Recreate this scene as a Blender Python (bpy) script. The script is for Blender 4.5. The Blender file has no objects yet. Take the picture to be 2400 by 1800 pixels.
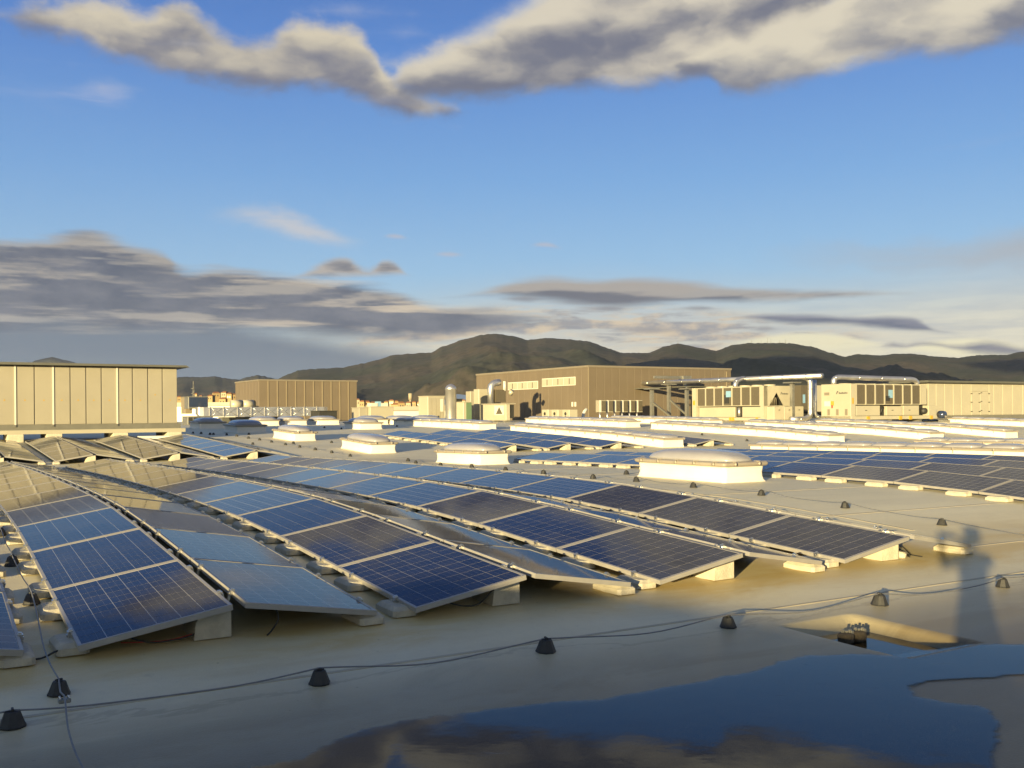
import bpy, math, random
from mathutils import Vector, Matrix
random.seed(7)
R = math.radians
# ------------------------------------------------------------------ camera
F = 2321.0                      # focal length in photo pixels (2400 wide)
EYE = 1.70                      # phone height above the lowest point of the roof
ROLL = 0.0074
scn = bpy.context.scene
COL = scn.collection
cam = bpy.data.cameras.new('camera'); camo = bpy.data.objects.new('camera', cam); COL.objects.link(camo)
cam.sensor_width = 36.0; cam.lens = F / 2400 * 36.0
cam.shift_y = (967.2 - 900) / 2400.0
cam.clip_start = 0.05; cam.clip_end = 60000
_c, _s = math.cos(ROLL), math.sin(ROLL)
M = Matrix(((_c, _s, 0, 0), (0, 0, -1, 0), (-_s, _c, 0, EYE), (0, 0, 0, 1)))
camo.matrix_world = M
scn.camera = camo
# ------------------------------------------------------------------ light
SUN_EL, SUN_AZ = R(6.6), R(23.6)         # shadows fall away, 23.6 deg to the right
sd = Vector((math.sin(SUN_AZ) * math.cos(SUN_EL), math.cos(SUN_AZ) * math.cos(SUN_EL), -math.sin(SUN_EL)))
sl = bpy.data.lights.new('sun', 'SUN'); sl.energy = 5.0; sl.angle = R(0.53); sl.color = (1.0, 0.79, 0.40)
so = bpy.data.objects.new('sun', sl); COL.objects.link(so)
so.rotation_euler = (-sd).to_track_quat('Z', 'Y').to_euler(); so.location = (0, -30, 30)
scn.view_settings.view_transform = 'Standard'; scn.view_settings.look = 'None'
scn.view_settings.exposure = 1.4; scn.view_settings.gamma = 1.0
scn.view_settings.use_curve_mapping = False
EXPO = 2 ** 1.4
# ------------------------------------------------------------------ node helpers
class NT:
    def __init__(s, tree): s.t = tree; s.n = tree.nodes; s.l = tree.links
    def new(s, typ, **kw):
        n = s.n.new(typ)
        for k, v in kw.items(): setattr(n, k, v)
        return n
    def put(s, sock, v):
        if isinstance(v, bpy.types.NodeSocket): s.l.new(v, sock)
        elif isinstance(v, (tuple, list)) and len(v) == 3 and sock.type == 'RGBA': sock.default_value = (*v, 1)
        else: sock.default_value = v
    def m(s, op, a, b=None, c=None, clamp=False):
        n = s.new('ShaderNodeMath', operation=op, use_clamp=clamp)
        s.put(n.inputs[0], a)
        if b is not None: s.put(n.inputs[1], b)
        if c is not None: s.put(n.inputs[2], c)
        return n.outputs[0]
    def mix(s, f, a, b, blend='MIX'):
        n = s.new('ShaderNodeMix', data_type='RGBA', blend_type=blend)
        s.put(n.inputs[0], f); s.put(n.inputs[6], a); s.put(n.inputs[7], b)
        return n.outputs[2]
    def ss(s, x, a, b):          # smoothstep a..b -> 0..1
        n = s.new('ShaderNodeMapRange', interpolation_type='SMOOTHSTEP')
        s.put(n.inputs[0], x); s.put(n.inputs[1], a); s.put(n.inputs[2], b)
        return n.outputs[0]
    def noise(s, vec, scale, detail=4, rough=.55, dist=0.0):
        n = s.new('ShaderNodeTexNoise'); s.put(n.inputs['Vector'], vec)
        s.put(n.inputs['Scale'], scale); s.put(n.inputs['Detail'], detail)
        s.put(n.inputs['Roughness'], rough); s.put(n.inputs['Distortion'], dist)
        return n.outputs[0]
    def comb(s, x, y, z):
        n = s.new('ShaderNodeCombineXYZ'); s.put(n.inputs[0], x); s.put(n.inputs[1], y); s.put(n.inputs[2], z)
        return n.outputs[0]
    def vscale(s, v, sc):
        n = s.new('ShaderNodeVectorMath', operation='MULTIPLY'); s.put(n.inputs[0], v); n.inputs[1].default_value = sc
        return n.outputs[0]
    def ramp(s, f, stops):
        n = s.new('ShaderNodeValToRGB'); s.put(n.inputs[0], f)
        e = n.color_ramp.elements
        while len(e) < len(stops): e.new(.5)
        for i, (p, c) in enumerate(stops):
            e[i].position = p; e[i].color = (*c, 1) if isinstance(c, tuple) else (c, c, c, 1)
        return n.outputs[0]
    def curve(s, x, lo, hi, vlo, vhi, pts):   # float curve y(x) through pts
        f = s.new('ShaderNodeMapRange'); s.put(f.inputs[0], x); f.inputs[1].default_value = lo; f.inputs[2].default_value = hi
        n = s.new('ShaderNodeFloatCurve'); s.put(n.inputs[1], f.outputs[0])
        c = n.mapping.curves[0]
        P = [((a - lo) / (hi - lo), (b - vlo) / (vhi - vlo)) for a, b in pts]
        c.points[0].location = (0, P[0][1]); c.points[1].location = (1, P[-1][1])
        for a, b in P: 
            if 0.001 < a < .999: c.points.new(a, min(1, max(0, b)))
        n.mapping.update()
        return s.m('MULTIPLY_ADD', n.outputs[0], vhi - vlo, vlo)
def lin(r, g, b):
    f = lambda c: ((c / 255 + .055) / 1.055) ** 2.4 if c > 10 else c / 255 / 12.92
    return (f(r), f(g), f(b))
# ------------------------------------------------------------------ sky
world = bpy.data.worlds.new('World'); scn.world = world; world.use_nodes = True
W = NT(world.node_tree); W.n.clear()
SKYSTR = 0.12
def build_sky():
    out = W.new('ShaderNodeOutputWorld'); bg = W.new('ShaderNodeBackground'); W.l.new(bg.outputs[0], out.inputs[0])
    bg.inputs[1].default_value = SKYSTR
    sky = W.new('ShaderNodeTexSky', sky_type='NISHITA'); sky.sun_disc = False
    sky.sun_elevation = SUN_EL; sky.sun_rotation = SUN_AZ + math.pi
    sky.altitude = 20; sky.air_density = 1.0; sky.dust_density = .6; sky.ozone_density = 2.5
    g = W.new('ShaderNodeNewGeometry') if False else W.new('ShaderNodeTexCoord')
    d = g.outputs['Generated']
    sep = W.new('ShaderNodeSeparateXYZ'); W.l.new(d, sep.inputs[0])
    x, y, z = sep.outputs
    az = W.m('MULTIPLY', W.m('ARCTAN2', x, y), 57.2958)
    el = W.m('MULTIPLY', W.m('ARCSINE', z), 57.2958)
    K = 1.0 / (SKYSTR * EXPO)
    def cc(r, g_, b): c = lin(r, g_, b); return tuple(v * K for v in c)
    # clear sky: the sky texture, graded towards the deep blue of the photograph
    base = W.mix(1.0, sky.outputs[0], (1.0, 1.0, 1.0), 'MULTIPLY')
    grad = W.ramp(W.m('DIVIDE', el, 40.0, clamp=True), [(0, cc(178, 186, 178)), (.1, cc(165, 185, 198)), (.2, cc(134, 176, 216)), (.33, cc(104, 154, 212)), (.5, cc(72, 122, 200)), (.62, cc(58, 102, 180)), (1, cc(30, 62, 132))])
    # towards the sun the sky texture itself (brighter and warmer) takes over
    sunw = W.m('COSINE', W.m('SUBTRACT', W.m('DIVIDE', az, 57.2958), SUN_AZ - math.pi))
    base = W.mix(W.m('MULTIPLY_ADD', W.ss(sunw, -.35, .75), -.72, .86), base, grad)
    # warp
    v = W.comb(W.m('MULTIPLY', az, .10), W.m('MULTIPLY', el, .22), 0.0)
    n1 = W.noise(v, 1.0, 6, .6)
    n2 = W.noise(W.comb(W.m('MULTIPLY', az, .35), W.m('MULTIPLY', el, .8), 5.0), 1.0, 5, .6)
    n3 = W.noise(W.comb(W.m('MULTIPLY', az, .16), W.m('MULTIPLY', el, 1.5), 9.0), 1.0, 6, .62, .3)
    n4 = W.noise(W.comb(W.m('MULTIPLY', az, .06), W.m('MULTIPLY', el, 1.1), 21.0), 1.0, 5, .55)
    def px2(p):
        k = (p[0] - 1200) / F; a = math.atan(k); h = 967.2 - .0074 * (p[0] - 1200)
        return (math.degrees(a), math.degrees(math.atan((h - p[1]) / F * math.cos(a))))
    def band(top, bot, amp, soft_t, soft_b, wx=0.0, n=n2):
        w = W.m('MULTIPLY', W.m('SUBTRACT', n, .5), amp)
        azw = W.m('ADD', az, W.m('MULTIPLY', W.m('SUBTRACT', n1, .5), wx)) if wx else az
        T = W.curve(azw, -45, 45, -20, 70, sorted([px2(p) for p in top]))
        B = W.curve(azw, -45, 45, -20, 70, sorted([px2(p) for p in bot]))
        e = W.m('ADD', el, w)
        dt = W.ss(W.m('SUBTRACT', T, e), 0.0, soft_t)
        db = W.ss(W.m('SUBTRACT', e, B), 0.0, soft_b)
        t = W.m('DIVIDE', W.m('SUBTRACT', e, B), W.m('MAXIMUM', W.m('SUBTRACT', T, B), .3), clamp=True)
        return W.m('MULTIPLY', dt, db), t
    col = base
    # pale bright veil over the horizon, right of centre
    veil, _ = band([(-500, 700), (600, 720), (1000, 640), (1200, 600), (1900, 590), (2500, 500), (3000, 500)], [(-500, 1100), (3000, 1100)], .8, 5, 1)
    col = W.mix(W.m('MULTIPLY', veil, .95), col, W.mix(W.ss(el, 2.5, 9), W.mix(W.ss(n3, .3, .65), cc(196, 194, 186), cc(236, 227, 198)), cc(176, 191, 203)))
    # cirrus smears
    def smear(pts_t, pts_b, c, op, n=n2, amp=1.6, thr=(.35, .7), st=1.2, sb=1.2):
        nonlocal col
        d_, _ = band(pts_t, pts_b, amp, st, sb, 0, n)
        col = W.mix(W.m('MULTIPLY', d_, W.m('MULTIPLY', W.ss(n3, *thr), op)), col, c)
    smear([(440, 505), (480, 490), (620, 470), (760, 510), (860, 560), (900, 580)], [(440, 510), (600, 545), (760, 590), (850, 590), (900, 581)], cc(196, 198, 204), 1.0, thr=(.2, .55))
    smear([(1000, 530), (1180, 495), (1240, 520)], [(1000, 532), (1180, 530), (1240, 521)], cc(165, 182, 208), .4)
    smear([(1590, 600), (1900, 560), (2200, 540), (2500, 500)], [(1590, 602), (1900, 640), (2200, 660), (2500, 660)], cc(172, 174, 178), .9, amp=2.2, thr=(.1, .5), st=2, sb=2)
    smear([(0, 170), (130, 190), (300, 185), (350, 230)], [(0, 230), (180, 275), (300, 260), (350, 232)], cc(158, 176, 214), .7, thr=(.35, .65))
    smear([(200, 95), (300, 100), (400, 150)], [(200, 100), (300, 140), (400, 152)], cc(168, 178, 205), .8, thr=(.2, .5), amp=.6)
    smear([(2120, 350), (2200, 335), (2400, 300), (2500, 290)], [(2120, 362), (2250, 362), (2400, 335), (2500, 330)], cc(172, 182, 204), .9, thr=(.38, .55))
    smear([(740, 30), (900, 30), (1020, 50)], [(740, 60), (900, 100), (1020, 90)], cc(120, 150, 205), .6, thr=(.4, .7))
    for a, b in (((885, 555), (975, 560)), ((1000, 597), (1110, 598)), ((1225, 575), (1340, 585))):
        mx = (a[0] + b[0]) / 2
        smear([(a[0], a[1]), (mx, a[1] - 11), (b[0], b[1])], [(a[0], a[1] + 1), (mx, a[1] + 9), (b[0], b[1] + 1)], cc(182, 184, 198), .8, amp=.25, thr=(.1, .4), st=.25, sb=.25)
    # cream clouds just above the hills
    d_, t_ = band([(900, 760), (1050, 715), (1200, 700), (1500, 700), (1900, 735), (2100, 770)], [(900, 835), (1200, 820), (1900, 850), (2100, 800)], .9, 1.0, 1.0, 3, n3)
    col = W.mix(W.m('MULTIPLY', d_, W.ss(n3, .42, .56)), col, W.mix(W.ss(n2, .4, .62), cc(150, 152, 158), cc(216, 198, 170)))
    for (cx_, cy_, w_) in ((1900, 788, 260), (2280, 800, 230)):
        d_, t_ = band([(cx_ - w_, cy_ + 20), (cx_, cy_ - 14), (cx_ + w_, cy_ + 24)], [(cx_ - w_, cy_ + 22), (cx_, cy_ + 60), (cx_ + w_, cy_ + 26)], .3, .35, .8, 0, n3)
        col = W.mix(W.m('MULTIPLY', d_, .8), col, cc(246, 237, 196))
    def vec(sa, se, off, oa=0.0, oe=0.0):
        wa = W.m('MULTIPLY', W.m('SUBTRACT', n1, .5), .9)
        return W.comb(W.m('ADD', W.m('MULTIPLY_ADD', az, sa, oa * sa), wa), W.m('MULTIPLY_ADD', el, se, oe * se), off)
    nf = W.m('MULTIPLY_ADD', W.m('SUBTRACT', W.noise(vec(.75, 1.15, 31.0), 1.0, 7, .62), .5), .42, W.noise(vec(.15, .24, 3.0), 1.0, 9, .58))
    rel = W.m('SUBTRACT', W.noise(vec(.14, .26, 8.0), 1.0, 6, .48), W.noise(vec(.14, .26, 8.0, -.8, 1.2), 1.0, 6, .48))
    nl = W.noise(vec(.08, .75, 13.0), 1.0, 8, .60)
    rll = W.m('SUBTRACT', W.noise(vec(.12, .8, 17.0), 1.0, 5, .55), W.noise(vec(.12, .8, 17.0, 0, .55), 1.0, 5, .55))
    def cloud(top, bot, dark, light, amp, soft, lohi=(.1, .8), op=1.0, flat=False, wx=1.0, k=3.0, tw=.8, tmax=60.0):
        nonlocal col
        n_, r_ = (nl, rll) if flat else (nf, rel)
        azw = W.m('ADD', az, W.m('MULTIPLY', W.m('SUBTRACT', n2, .5), wx))
        T_ = W.curve(azw, -45, 45, -20, 70, sorted([px2(p) for p in top])); B_ = W.curve(azw, -45, 45, -20, 70, sorted([px2(p) for p in bot]))
        dT = W.m('SUBTRACT', T_, el); dB = W.m('SUBTRACT', el, B_)
        dd = W.m('ADD', W.m('MINIMUM', dT, dB), W.m('MULTIPLY', W.m('SUBTRACT', n_, .5), amp))
        den = W.m('MULTIPLY', W.ss(dd, -.12 * soft, soft), op)
        t_ = W.m('DIVIDE', dB, W.m('MINIMUM', W.m('MAXIMUM', W.m('SUBTRACT', T_, B_), .3), tmax), clamp=True)
        sh = W.m('ADD', W.m('MULTIPLY', t_, tw), W.m('MULTIPLY', r_, k))
        thin = W.m('SUBTRACT', 1.0, W.ss(W.m('ADD', dT, W.m('MULTIPLY', W.m('SUBTRACT', n_, .5), amp)), soft * .5, soft * 2.0))
        sh = W.m('MULTIPLY_ADD', thin, .22, sh)
        col = W.mix(den, col, W.mix(W.ss(sh, *lohi), dark, light))
    # low bank on the left, rain haze below it
    d_, _ = band([(-900, 600), (300, 700), (700, 760), (950, 800), (1100, 830), (1300, 860)], [(-900, 1100), (1300, 1100)], .6, 1.5, .5)
    col = W.mix(W.m('MULTIPLY', d_, .92), col, W.mix(W.ss(el, .5, 4.5), cc(112, 130, 148), cc(88, 106, 130)))
    bank = dict(n=nl)
    d_, t_ = band([(-1200, 500), (-300, 530), (0, 548), (120, 545), (220, 528), (300, 555), (385, 580), (430, 622), (520, 618), (650, 632), (800, 650), (930, 672), (1000, 700), (1200, 722), (1340, 745), (1400, 762)],
                  [(-1200, 900), (0, 790), (300, 790), (600, 795), (800, 812), (1000, 815), (1100, 800), (1250, 775), (1400, 764)], 1.9, .8, 1.0, 2, nl)
    slit = W.ss(W.m('ADD', n4, W.m('MULTIPLY', W.m('SUBTRACT', n3, .5), .5)), .52, .68)
    body = W.mix(W.ss(W.m('MULTIPLY_ADD', rll, 3.2, t_), .5, 1.05), W.mix(W.ss(n2, .3, .7), cc(72, 84, 108), cc(108, 113, 128)), cc(160, 155, 150))
    body = W.mix(W.m('MULTIPLY', slit, .9), body, W.mix(W.ss(az, -22, -8), cc(168, 164, 158), cc(212, 196, 172)))
    col = W.mix(d_, col, body)
    cloud([(670, 650), (740, 622), (810, 600), (870, 628), (905, 606), (935, 615), (960, 642)], [(670, 655), (760, 656), (860, 654), (960, 650)], cc(110, 114, 128), cc(176, 170, 164), .9, .5, flat=True)
    cloud([(1050, 695), (1200, 655), (1290, 642), (1400, 650), (1480, 645), (1600, 652), (1680, 662), (1760, 680)], [(1050, 700), (1250, 706), (1420, 726), (1520, 722), (1760, 690)], cc(98, 102, 117), cc(168, 162, 156), 1.2, .6, flat=True)
    cloud([(1500, 700), (1640, 675), (1750, 668), (1900, 676), (2060, 680), (2150, 682)], [(1500, 704), (1640, 712), (1760, 714), (1900, 706), (2150, 692)], cc(100, 105, 120), cc(164, 160, 156), 1.0, .5, flat=True)
    cloud([(1715, 742), (1780, 733), (1880, 733), (2000, 739), (2100, 738), (2150, 745), (2200, 772)], [(1715, 746), (1850, 761), (2000, 764), (2120, 777), (2200, 780)], cc(88, 98, 124), cc(122, 126, 144), .55, .35, flat=True)
    cloud([(2060, 812), (2090, 796), (2125, 802), (2150, 796), (2260, 802), (2300, 794), (2420, 811), (2700, 800)], [(2060, 816), (2130, 822), (2150, 816), (2300, 836), (2420, 840), (2700, 834)], cc(92, 102, 126), cc(130, 130, 140), .7, .4, flat=True)
    for (x_, y_, w_) in ((1230, 700, 70), (1420, 722, 60), (1640, 722, 60), (1330, 760, 110), (1520, 772, 90), (1180, 742, 120), (1790, 770, 40)):
        cloud([(x_ - w_, y_), (x_, y_ - 9), (x_ + w_, y_)], [(x_ - w_, y_ + 2), (x_, y_ + 10), (x_ + w_, y_ + 3)], cc(124, 126, 136), cc(150, 148, 150), .5, .3, op=.8, flat=True)
    # big clouds at the top
    cloud([(-300, 40), (0, 10), (110, -20), (260, -24), (350, 15), (440, -12), (500, 40), (560, 66), (650, 64), (690, 40), (740, 50), (830, 52), (880, 95), (905, 150), (960, 196), (1060, 240), (1090, 262)],
          [(-300, 150), (0, 70), (100, 108), (200, 132), (330, 170), (420, 200), (600, 236), (720, 226), (850, 246), (920, 276), (1000, 290), (1090, 266)],
          cc(112, 116, 136), cc(212, 202, 180), 2.3, 1.0, (-.05, 1.0), k=2.4)
    cloud([(1000, 98), (1060, 66), (1130, 30), (1250, -60), (1400, -300)], [(920, 180), (960, 216), (1080, 150), (1200, 110), (1400, 40)], cc(150, 160, 190), cc(205, 204, 200), 2.2, 1.6, (-.2, .7), op=.8, k=2)
    cloud([(900, 192), (960, 126), (1030, 100), (1100, 78), (1200, 22), (1300, -50), (1500, -300), (2000, -1200)],
          [(900, 196), (960, 240), (1100, 240), (1200, 236), (1400, 220), (1600, 200), (1800, 156), (1950, 60), (2000, -40), (2050, -1190)],
          cc(112, 116, 134), cc(216, 207, 188), 2.0, 1.1, (.0, 1.0), k=2.4, tmax=4.2)
    cloud([(1560, 152), (1640, 106), (1710, 72), (1750, 74), (1790, 50), (1830, 12), (1900, -10), (2000, -70), (2150, -210), (2400, -600)],
          [(1560, 158), (1660, 170), (1700, 226), (1850, 212), (1960, 190), (2080, 146), (2250, 130), (2400, 104), (2600, 80)],
          cc(122, 126, 142), cc(220, 211, 190), 1.9, .9, (-.05, .85), k=2.2, tmax=3.6)
    for (x_, y_, w_, h_) in ((480, 102, 110, 12), (250, 205, 110, 26), (880, 236, 90, 12), (980, 285, 40, 7), (950, 75, 70, 18), (60, 140, 90, 10), (830, 25, 90, 20)):
        cloud([(x_ - w_, y_), (x_, y_ - h_), (x_ + w_, y_ + 5)], [(x_ - w_, y_ + 2), (x_, y_ + h_), (x_ + w_, y_ + 8)], cc(168, 178, 205), cc(190, 194, 208), 2.0, 1.4, op=.55)
    # the same kind of broken cloud goes on outside the frame
    gen = W.ss(W.noise(W.comb(W.m('MULTIPLY', az, .03), W.m('MULTIPLY', el, .08), 40.0), 1.0, 6, .6, .4), .5, .66)
    lat = W.m('MAXIMUM', W.ss(el, 24, 32), W.ss(W.m('ABSOLUTE', az), 34, 46))
    gen = W.m('MULTIPLY', gen, W.m('MULTIPLY', lat, W.ss(el, 0, 4)))
    col = W.mix(W.m('MULTIPLY', gen, .85), col, W.mix(W.ss(n2, .35, .65), cc(108, 112, 126), cc(150, 146, 140)))
    W.l.new(col, bg.inputs[0])
build_sky()
# ------------------------------------------------------------------ materials
def mat(name, color=(.5, .5, .5), rough=.6, metal=0.0, var=.12, scale=3.0, bump=0.0, coat=0.0, dirt=None, spec=.5, coord='Object'):
    m = bpy.data.materials.new(name); m.use_nodes = True; T = NT(m.node_tree)
    p = T.n['Principled BSDF']
    tc = T.new('ShaderNodeTexCoord'); v = tc.outputs[coord]
    n = T.noise(v, scale, 6, .6)
    c = T.mix(T.ss(n, .25, .75), tuple(max(0, k * (1 - var)) for k in color), tuple(min(1, k * (1 + var)) for k in color))
    if dirt:
        n2 = T.noise(v, scale * .35, 7, .65, .6)
        c = T.mix(T.m('MULTIPLY', T.ss(n2, .5, .75), dirt[3]), c, dirt[:3])
    T.put(p.inputs['Base Color'], c)
    p.inputs['Roughness'].default_value = rough; p.inputs['Metallic'].default_value = metal
    T.put(p.inputs['Roughness'], T.m('MULTIPLY_ADD', n, .16, max(.0, rough - .08)))
    p.inputs['Specular IOR Level'].default_value = spec
    if coat: p.inputs['Coat Weight'].default_value = coat; p.inputs['Coat Roughness'].default_value = .08
    if bump:
        b = T.new('ShaderNodeBump'); b.inputs['Strength'].default_value = bump; b.inputs['Distance'].default_value = .02
        T.put(b.inputs['Height'], T.noise(v, scale * 6, 5, .6)); T.put(p.inputs['Normal'], b.outputs[0])
    return m
MT = {}
MT['alu'] = mat('aluminium_frame', (.33, .315, .29), .45, .35, .06, 8)
MT['zinc'] = mat('bright_zinc', (.58, .57, .54), .28, .95, .08, 9, .05)
MT['lagging'] = mat('foil_lagging', (.60, .585, .56), .40, .9, .1, 1.2, .25)
MT['concrete'] = mat('ballast_concrete', (.42, .385, .30), .85, 0, .15, 9, .35, dirt=(.25, .23, .18, .5))
MT['kerb'] = mat('white_kerb_membrane', (.66, .62, .55), .55, 0, .04, 2, .05, dirt=(.45, .40, .32, .25))
MT['acrylic'] = mat('milky_acrylic', (.275, .27, .28), .22, 0, .06, 2, coat=.3, spec=.5)
MT['rimgrey'] = mat('rim_plastic', (.26, .23, .185), .35, 0, .06, 4)
MT['black'] = mat('black_rubber', (.018, .018, .018), .6, 0, .3, 30, .2)
MT['cable'] = mat('grey_wire', (.20, .20, .20), .5, .5, .15, 20)
MT['beige'] = mat('cream_sheet_metal', (.275, .253, .195), .42, .0, .04, .9, .02, coat=.15)
MT['beige2'] = mat('cream_cabinet_paint', (.34, .315, .24), .4, 0, .04, .7, .02, coat=.15)
MT['greyrail'] = mat('grey_base_rail', (.17, .165, .135), .45, .3, .08, 2)
MT['roofgrey'] = mat('dull_flashing', (.10, .10, .085), .6, .2, .1, 1)
MT['taupe'] = mat('taupe_cladding', (.128, .102, .070), .55, 0, .05, .5, .03)
MT['taupe2'] = mat('taupe_cladding_joint', (.20, .165, .11), .5, 0, .05, .5)
MT['taupecap'] = mat('taupe_coping', (.19, .165, .125), .5, .1, .05, .5)
MT['coil'] = mat('condenser_coil', (.10, .085, .058), .55, .2, .15, 14, .5)
MT['dark'] = mat('dark_interior', (.02, .02, .018), .8, 0, .3, 5)
MT['yellow'] = mat('yellow_marker', (.38, .24, .03), .5, 0, .05, 3)
MT['white'] = mat('white_paint', (.50, .48, .42), .45, 0, .03, 2)
MT['bluelab'] = mat('blue_sticker', (.18, .32, .45), .4, 0, .05, 3)
MT['ink'] = mat('dark_ink', (.06, .06, .06), .5)
MT['green'] = mat('green_cabinet', (.10, .16, .09), .5, 0, .08, 1)
MT['red'] = mat('red_plastic', (.5, .05, .03), .5)
MT['steel'] = mat('galvanised_steel', (.24, .235, .21), .45, .6, .12, 3)
MT['bglass'] = mat('blue_glass', (.02, .03, .06), .25, 0, .1, 1, coat=1)
MT['house'] = mat('town_plaster', (.29, .21, .10), .8, 0, .12, .05)
MT['house2'] = mat('town_plaster_white', (.32, .27, .18), .8, 0, .1, .05)
MT['tile'] = mat('terracotta_roof', (.22, .10, .045), .8, 0, .2, .3)
MT['window'] = mat('dark_window', (.04, .045, .05), .2, 0, .1, 1)
MT['foliage'] = mat('tree_leaves', (.030, .050, .015), .85, 0, .5, .8)
MT['trunk'] = mat('tree_bark', (.07, .05, .035), .9)
MT['skin'] = mat('skin', (.45, .27, .19), .55, 0, .05, 20)
MT['cloth'] = mat('dark_jacket', (.035, .045, .06), .85, 0, .2, 20, .2)
MT['hair'] = mat('dark_hair', (.02, .015, .012), .7, 0, .2, 60)
MT['trousers'] = mat('dark_trousers', (.03, .03, .04), .85, 0, .2, 20)
def laminate_material(cells_drawn):
    m = bpy.data.materials.new('panel_glass' if cells_drawn else 'panel_backsheet'); m.use_nodes = True; T = NT(m.node_tree)
    p = T.n['Principled BSDF']; tc = T.new('ShaderNodeTexCoord'); sp = T.new('ShaderNodeSeparateXYZ'); T.l.new(tc.outputs['Object'], sp.inputs[0])
    oi = T.new('ShaderNodeObjectInfo')
    if cells_drawn:
        cx = T.m('MULTIPLY', T.m('SUBTRACT', sp.outputs[0], .0225), 1 / .1575)
        cy = T.m('MULTIPLY', T.m('SUBTRACT', sp.outputs[1], .0325), 1 / .1585)
        ex = T.m('ABSOLUTE', T.m('SUBTRACT', T.m('FRACT', cx), .5)); ey = T.m('ABSOLUTE', T.m('SUBTRACT', T.m('FRACT', cy), .5))
        gap = T.m('MAXIMUM', T.ss(ex, .462, .480), T.ss(ey, .462, .480))
        ids = T.comb(T.m('FLOOR', cx), T.m('FLOOR', cy), oi.outputs['Random'])
        wn = T.new('ShaderNodeTexWhiteNoise'); T.l.new(ids, wn.inputs[0])
        c = T.mix(wn.outputs[0], (.006, .009, .028), (.009, .014, .044))
        c = T.mix(T.ss(T.noise(tc.outputs['Object'], 40, 2, .5), .4, .7), c, (.010, .016, .052))
        c = T.mix(T.m('MULTIPLY', gap, .7), c, (.28, .27, .25))
        du = T.ss(T.noise(T.vscale(tc.outputs['Object'], (1, 3, 1)), 3.0, 6, .7), .35, .8)
        c = T.mix(T.m('MULTIPLY', du, T.m('MULTIPLY_ADD', oi.outputs['Random'], .16, .02)), c, (.20, .18, .145))
        T.put(p.inputs['Base Color'], c)
    else:
        p.inputs['Base Color'].default_value = (.46, .43, .39, 1)
    p.inputs['Roughness'].default_value = .4; p.inputs['Specular IOR Level'].default_value = 0.0
    p.inputs['Coat Weight'].default_value = 1; p.inputs['Coat IOR'].default_value = 1.18
    d = T.noise(tc.outputs['Object'], 2.2, 5, .65)
    T.put(p.inputs['Coat Roughness'], T.m('MULTIPLY_ADD', d, .07, .025))
    return m
MT['laminate'] = laminate_material(True); MT['backsheet'] = laminate_material(False)
def cell_material():
    m = bpy.data.materials.new('silicon_cell'); m.use_nodes = True; T = NT(m.node_tree); p = T.n['Principled BSDF']
    tc = T.new('ShaderNodeTexCoord'); oi = T.new('ShaderNodeObjectInfo'); sp = T.new('ShaderNodeSeparateXYZ'); T.l.new(tc.outputs['Object'], sp.inputs[0])
    c = T.mix(oi.outputs['Random'], (.006, .009, .028), (.009, .014, .044))
    vo = T.new('ShaderNodeTexVoronoi'); vo.inputs['Scale'].default_value = 60; T.l.new(tc.outputs['Object'], vo.inputs['Vector'])
    c = T.mix(T.m('MULTIPLY', vo.outputs['Color'], .35), c, (.012, .019, .06))
    bus = T.m('ABSOLUTE', T.m('SUBTRACT', T.m('ABSOLUTE', sp.outputs[0]), .027))
    c = T.mix(T.m('MULTIPLY', T.m('LESS_THAN', bus, .0011), .35), c, (.2, .2, .22))
    ge = T.new('ShaderNodeNewGeometry'); du = T.ss(T.noise(ge.outputs['Position'], 1.6, 7, .7), .42, .72); sm = T.ss(T.noise(ge.outputs['Position'], 9, 5, .6), .55, .7)
    c = T.mix(T.m('MULTIPLY', T.m('ADD', du, T.m('MULTIPLY', sm, .6)), .085), c, (.20, .18, .145))
    T.put(p.inputs['Base Color'], c); p.inputs['Roughness'].default_value = .4; p.inputs['Specular IOR Level'].default_value = 0.0
    p.inputs['Coat Weight'].default_value = 1; p.inputs['Coat IOR'].default_value = 1.18; T.put(p.inputs['Coat Roughness'], T.m('MULTIPLY_ADD', du, .07, .02))
    return m
MT['cell'] = cell_material()
# ------------------------------------------------------------------ roof frame: u runs along the panel rows, v across them
AZ = -.5356
SA, CA = math.sin(AZ), math.cos(AZ)
def uv(u, v, z=0.0): return Vector((u * SA + v * CA, u * CA - v * SA, z + EYE))     # z relative to the eye
def to_uv(x, y): return (x * SA + y * CA, x * CA - y * SA)
def hor(px): return 967.2 - .0074 * (px - 1200)
def k_of(px): return (px - 1200) / F
def ray(px, D): return to_uv(k_of(px) * D, D)
KN = [(-30, -1.50), (-8, -1.55), (0, -1.64), (2.0, -1.66), (5.2, -1.66), (5.7, -1.635), (6.83, -1.57), (8.5, -1.46), (10.2, -1.355), (11.8, -1.285), (13.5, -1.255), (16.8, -1.262),
      (19.5, -1.29), (22, -1.315), (24.5, -1.36), (28.0, -1.44), (30.7, -1.37), (35, -1.22), (40, -1.05), (42.5, -.97), (45, -.90), (50, -.80), (57, -.72), (70, -.70), (90, -.74), (140, -.80)]
def g1(u):
    if u <= KN[0][0]: return KN[0][1]
    for (a, A), (b, B) in zip(KN, KN[1:]):
        if u <= b: return A + (B - A) * (u - a) / (b - a)
    return KN[-1][1]
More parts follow.
